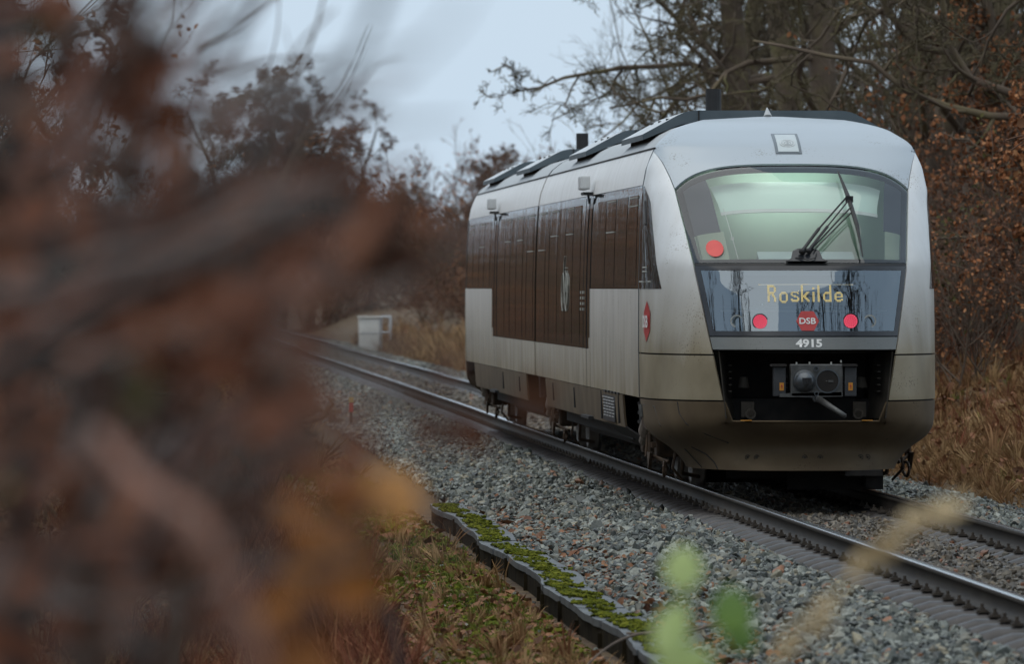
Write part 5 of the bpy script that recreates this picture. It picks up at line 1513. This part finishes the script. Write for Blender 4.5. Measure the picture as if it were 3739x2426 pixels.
M_fgrey = simple('grey_dry_bark', [(0.3, (0.10, 0.085, 0.08)), (0.7, (0.19, 0.165, 0.155))], 10, 0.8)
M_fl_dark = attr_mat('shaded_dead_leaves', [(0.0, (0.022, 0.011, 0.007)), (0.5, (0.055, 0.026, 0.016)), (0.8, (0.083, 0.041, 0.026)), (1.0, (0.105, 0.060, 0.043))])  # darkest tones paint in the black gaps between leaves
M_fl_rust = attr_mat('rusty_dead_leaves', [(0.0, (0.074, 0.025, 0.012)), (0.5, (0.155, 0.053, 0.025)), (1.0, (0.211, 0.087, 0.046))])
M_fl_grey = attr_mat('greyed_dead_leaves', [(0.0, (0.040, 0.028, 0.023)), (0.6, (0.080, 0.058, 0.050)), (1.0, (0.115, 0.085, 0.075))])
M_fl_amber = attr_mat('amber_leaves', [(0.0, (0.190, 0.062, 0.011)), (1.0, (0.304, 0.114, 0.019))])
fr_ = np.random.default_rng(99)
def shrub_root(px, d, label, cat='shrub', name='shrub'):
    p = W(px, 1544, d)
    t = empty(name, (p[0], p[1], gz(p[0], p[1]))); tag(t, label, cat)
    return t
def rel(t, pts): return np.array(pts) - np.array(t.location)[None]
def fleaves(t, regions, n, dr, size, mat, nm='leaves', flat=0.3):
    """regions: (px, py, rx, ry, weight) blobs of foliage"""
    w = np.array([r_[4] for r_ in regions], float); w /= w.sum()
    k = fr_.choice(len(regions), n, p=w)
    C = []
    for i in k:
        px, py, rx, ry, _ = regions[i]
        a = fr_.uniform(0, 6.28); q = math.sqrt(fr_.random())
        C.append(W(px + rx * q * math.cos(a), py + ry * q * math.sin(a), fr_.uniform(*dr)))
    me = leafmesh(nm, rel(t, C), size, mat, fr_, flat)
    o = bpy.data.objects.new(nm, me); col.objects.link(o); o.parent = t
    return o
def fbranch(t, pts, d, r0, r1, mat, nm='branch'):
    """pts in view steps, d distance or list of distances"""
    if not isinstance(d, (list, tuple)): d = [d] * len(pts)
    P = [W(px, py, dd) for (px, py), dd in zip(pts, d)]
    return polytube(nm, rel(t, P), r0, r1, mat, t, 7)
# the dense beech hedge on the left
hedge = shrub_root(60, 8.0, 'dense blurred shrub of dead brown leaves filling the left side')
fbranch(hedge, [(180, 9000), (160, 3000), (200, 1544), (240, 900), (300, 300), (330, -300)], 8.4, 0.03, 0.012, M_fstem, 'trunk')
fbranch(hedge, [(60, 9000), (60, 2600), (40, 1544), (60, 800), (20, 100), (0, -400)], 9.0, 0.035, 0.015, M_fdark, 'trunk')
for i in range(210):
    px = fr_.uniform(-150, 540); py = fr_.uniform(0, 1500)
    a = fr_.uniform(-0.3, 1.3)
    L = fr_.uniform(250, 600)
    d_ = fr_.uniform(7.0, 10)
    fbranch(hedge, [(px, py), (px + L * .5 * math.cos(a), py - L * .5 * math.sin(a) + fr_.uniform(-30, 30)), (px + L * math.cos(a), py - L * math.sin(a))], [d_, d_, d_ + fr_.uniform(-.5, .5)], fr_.uniform(.003, .008), .0015, [M_fstem, M_fgrey, M_fred, M_fred, M_fdark][i % 5])
full = [(40, 180, 200, 330, 3), (50, 700, 290, 350, 3), (60, 1200, 300, 400, 3.4), (330, 1330, 220, 240, .7), (280, 280, 110, 330, 0.6), (300, 720, 200, 240, 0.9)]
fleaves(hedge, full, 330, (7.8, 12), 0.06, M_fl_dark)
fleaves(hedge, full, 170, (8, 11), 0.06, M_fl_rust, 'rusty_leaves')
fleaves(hedge, [(240, 700, 300, 260, 2), (150, 1200, 300, 350, 1), (430, 520, 90, 160, .35), (330, 330, 100, 250, .6)], 230, (6.6, 9), 0.055, M_fl_rust, 'rusty_leaves')
fleaves(hedge, [(60, 450, 330, 400, 1), (350, 900, 350, 200, 1.3), (150, 1400, 400, 160, 1)], 70, (6.6, 9), 0.055, M_fl_grey, 'grey_leaves')
fleaves(hedge, [(300, 860, 25, 25, 1), (30, 1110, 25, 30, .7), (60, 60, 25, 60, .6)], 9, (7, 7.6), 0.045, M_leafolive, 'olive_leaves')
# thinner sprays reaching to the middle
spray = shrub_root(620, 7.0, 'blurred spray of reddish dead leaves reaching towards the far end of the train')
fbranch(spray, [(300, 9000), (330, 2600), (400, 1544), (560, 1050), (760, 700), (930, 520)], [7.5, 7.5, 7.4, 7.2, 7, 6.8], 0.016, 0.003, M_fstem, 'stem')
fbranch(spray, [(560, 1050), (800, 950), (980, 900), (1090, 860)], 7.1, 0.005, 0.002, M_fstem)
fbranch(spray, [(640, 900), (760, 800), (900, 790)], 7.0, 0.005, 0.002, M_fstem)
fleaves(spray, [(560, 600, 170, 150, 1.5), (740, 590, 170, 90, 1.5), (900, 540, 110, 90, .8), (560, 880, 150, 160, 1.5), (640, 900, 90, 150, 1.0), (600, 1150, 180, 170, 1.2), (780, 420, 80, 60, .3)], 75, (6.6, 9.5), 0.05, M_fl_dark)
fleaves(spray, [(620, 640, 240, 120, 1.2), (920, 510, 80, 70, .5), (990, 960, 80, 70, .25), (1180, 1000, 160, 120, .12), (760, 1010, 120, 110, .7), (560, 900, 130, 160, .6)], 85, (6.2, 8.5), 0.05, M_fl_rust, 'rusty_leaves')
fleaves(spray, [(650, 700, 260, 180, 1), (540, 1050, 160, 260, 1)], 30, (6.4, 8.5), 0.045, M_fl_grey, 'grey_leaves')
for i in range(34):
    px = fr_.uniform(420, 880); py = fr_.uniform(420, 1150); a = fr_.uniform(-0.5, 1.0); L = fr_.uniform(150, 420); d_ = fr_.uniform(6.6, 9.5)
    fbranch(spray, [(px, py), (px + L * .5 * math.cos(a), py - L * .5 * math.sin(a) + fr_.uniform(-25, 25)), (px + L * math.cos(a), py - L * math.sin(a))], d_, fr_.uniform(.003, .007), .0015, [M_fred, M_fstem, M_fgrey][i % 3])
# amber twig with one bright leaf
amber = shrub_root(760, 7.5, 'blurred amber-leaved shoot left of the mossy kerb')
fbranch(amber, [(700, 9000), (690, 2600), (700, 1544), (760, 1330), (860, 1190), (930, 1120)], 7.4, 0.010, 0.002, M_fstem, 'stem')
fleaves(amber, [(690, 1480, 70, 130, 1), (740, 1320, 75, 110, 1.2), (790, 1200, 60, 60, .5), (660, 1560, 60, 60, .5)], 44, (7, 8), 0.06, M_fl_amber, 'leaves', 0.0)
def one_leaf(t, px, py, d, L, wdt, ang, mat, nm='leaf', tilt=0.25):
    c = rel(t, [W(px, py, d)])[0]
    n = 8; V = []; 
    for i in range(n + 1):
        q = i / n; w_ = wdt * math.sin(math.pi * q) ** 0.75 * 0.5
        for sg in (-1, 0, 1):
            a, b_ = (q - 0.5) * L, sg * w_
            V.append((c[0] + a * math.cos(ang) - b_ * math.sin(ang), c[1] + tilt * a + abs(sg) * 0.004 - 0.05 * a * a, c[2] + a * math.sin(ang) + b_ * math.cos(ang)))
    F = [(i * 3 + k, i * 3 + k + 1, i * 3 + k + 4, i * 3 + k + 3) for i in range(n) for k in (0, 1)]
    return obj_from(nm, V, F, mat, t, True)
M_lorange = simple('orange_leaf', [(0.3, (0.55, 0.24, 0.05)), (0.7, (0.66, 0.31, 0.08))], 12, 0.6)
M_lgreen = simple('dark_green_leaf', [(0.3, (0.04, 0.11, 0.015)), (0.7, (0.11, 0.20, 0.015))], 12, 0.4)
M_lpale = simple('pale_green_leaf', [(0.3, (0.33, 0.43, 0.13)), (0.7, (0.44, 0.53, 0.20))], 12, 0.4)
lo = one_leaf(amber, 915, 1155, 7.6, 0.058, 0.065, 0.9, M_lorange); lo['label'] = 'round orange leaf at the tip of the shoot'
# big stems crossing the view
st1 = shrub_root(420, 8.0, 'thick pinkish stem slanting down through the blurred leaves', 'stem', 'sapling')
fbranch(st1, [(900, 9000), (760, 2600), (610, 1600), (540, 1400), (470, 1230), (330, 1130), (230, 1010)], [6.2, 6.2, 6.2, 6.2, 6.2, 6.3, 6.5], 0.012, 0.008, M_fpink, 'stem')
st2 = shrub_root(-120, 7.0, 'dark bough rising from the left towards the train, strongly blurred', 'branch', 'bough')
fbranch(st2, [(-700, 9000), (-500, 2400), (-260, 1100), (60, 830), (260, 700), (450, 610), (640, 520), (820, 440)], 6.2, 0.013, 0.008, M_fdark, 'branch')
fbranch(st2, [(-420, 2400), (-200, 900), (150, 640), (400, 580), (560, 500), (700, 440)], 6.0, 0.007, 0.004, M_fgrey, 'side_branch')
st3 = shrub_root(640, 4.6, 'blurred grey twig crossing the sky at the top', 'branch', 'bough')
fbranch(st3, [(-900, 9000), (-700, 1400), (100, 700), (640, 340), (780, 190), (850, 80), (900, -60), (960, -300)], [7, 7, 6.8, 6.6, 6.6, 6.6, 6.6, 6.6], 0.007, 0.005, M_fdark, 'branch')
fbranch(st3, [(760, 210), (900, 180), (1040, 60), (1100, -40)], 5.5, 0.003, 0.0015, M_fgrey, 'side_branch')
# fine bare twigs against the sky, nearly in focus
tw = shrub_root(520, 22, 'fine curved bare twigs against the sky left of centre', 'shrub', 'shrub')
for i, (pts, d_, r_) in enumerate([
 ([(560, 700), (600, 420), (680, 200), (730, 80), (760, -40)], 22, .009), ([(600, 520), (700, 330), (800, 190), (860, 60)], 26, .006), ([(620, 480), (740, 300), (830, 200), (875, 150), (935, 135)], 18, .005),
 ([(560, 420), (640, 330), (760, 300), (850, 110)], 30, .004), ([(500, 180), (620, 140), (760, 130)], 18, .006), ([(480, 260), (640, 190), (700, 100), (780, 20)], 17, .007), ([(700, 420), (690, 200), (660, 60)], 20, .003),
 ([(540, 360), (620, 250), (660, 180), (690, 150)], 24, .006), ([(460, 120), (560, 60), (660, -20)], 22, .008), ([(560, 520), (580, 300), (640, 100), (650, -40)], 26, .005)]):
    fbranch(tw, pts, d_, r_, r_ * .35, M_twig)
fbranch(tw, [(300, 9000), (350, 2600), (480, 1000), (560, 700)], 22, 0.035, 0.012, M_twig, 'stem')
# thin dark twig at the lower left
tw2 = shrub_root(900, 14, 'thin dark twig curving down in front of the reddish stalks', 'twig', 'sapling')
fbranch(tw2, [(1200, 9000), (1050, 2600), (930, 1560), (880, 1420), (830, 1330), (790, 1250), (740, 1180)], 13, 0.011, 0.005, M_fdark, 'stem')
# bramble shoot with green leaves
br = shrub_root(1620, 10, 'blurred shoot with green leaves in front of the ballast', 'shoot', 'bramble_shoot')
fbranch(br, [(1560, 9000), (1550, 2600), (1560, 1560), (1600, 1420), (1590, 1300)], 11.5, 0.004, 0.002, M_lpale, 'stem')
fbranch(br, [(1600, 2000), (1660, 1540), (1700, 1430)], 11.5, 0.003, 0.0015, M_lpale, 'stem')
for (px, py, d_, L, w_, a, m_, lab) in [(1588, 1325, 11.5, .075, .06, 1.5, M_lpale, 'pale green leaf at the top of the shoot'), (1560, 1470, 11.2, .095, .055, 1.2, M_lpale, 'pale green leaf low on the shoot'), (1702, 1425, 11.5, .085, .065, 1.7, M_lgreen, 'dark green leaf on the right of the shoot'), (1590, 1545, 11.2, .09, .06, 0.3, M_lpale, 'lowest pale green leaf on the shoot'), (1722, 1480, 11.5, .055, .055, 1.2, M_lgreen, 'small dark green leaf under the larger one')]:
    o = one_leaf(br, px, py, d_, L, w_, a, m_); o['label'] = lab
# dry grass stalk
M_straw = simple('straw', [(0.3, (0.55, 0.42, 0.22)), (0.7, (0.66, 0.52, 0.30))], 12, 0.8)
gs = shrub_root(1820, 8.5, 'blurred straw coloured grass stalk crossing the rail', 'grass stalk', 'grass_stalk')
fbranch(gs, [(1500, 9000), (1600, 2600), (1800, 1560), (1900, 1440), (1990, 1330), (2060, 1265), (2150, 1200), (2245, 1165)], 11.0, 0.005, 0.003, M_straw, 'stem')
C = []
for q in np.linspace(0, 1, 120):
    px = np.interp(q, [0, .35, .7, 1], [1990, 2060, 2150, 2240]); py = np.interp(q, [0, .35, .7, 1], [1330, 1265, 1200, 1168])
    C.append(W(px + fr_.normal(0, 9), py + fr_.normal(0, 9), 11.0 + fr_.normal(0, .02)))
for q in np.linspace(0, 1, 50):
    C.append(W(np.interp(q, [0, 1], [1830, 1950]) + fr_.normal(0, 8), np.interp(q, [0, 1], [1520, 1380]) + fr_.normal(0, 8), 11.0))
me = leafmesh('seed_head', rel(gs, C), 0.022, attr_mat('seed_husk', [(0, (0.50, 0.37, 0.21)), (1, (0.70, 0.56, 0.34))]), fr_)
o = bpy.data.objects.new('seed_head', me); col.objects.link(o); o.parent = gs
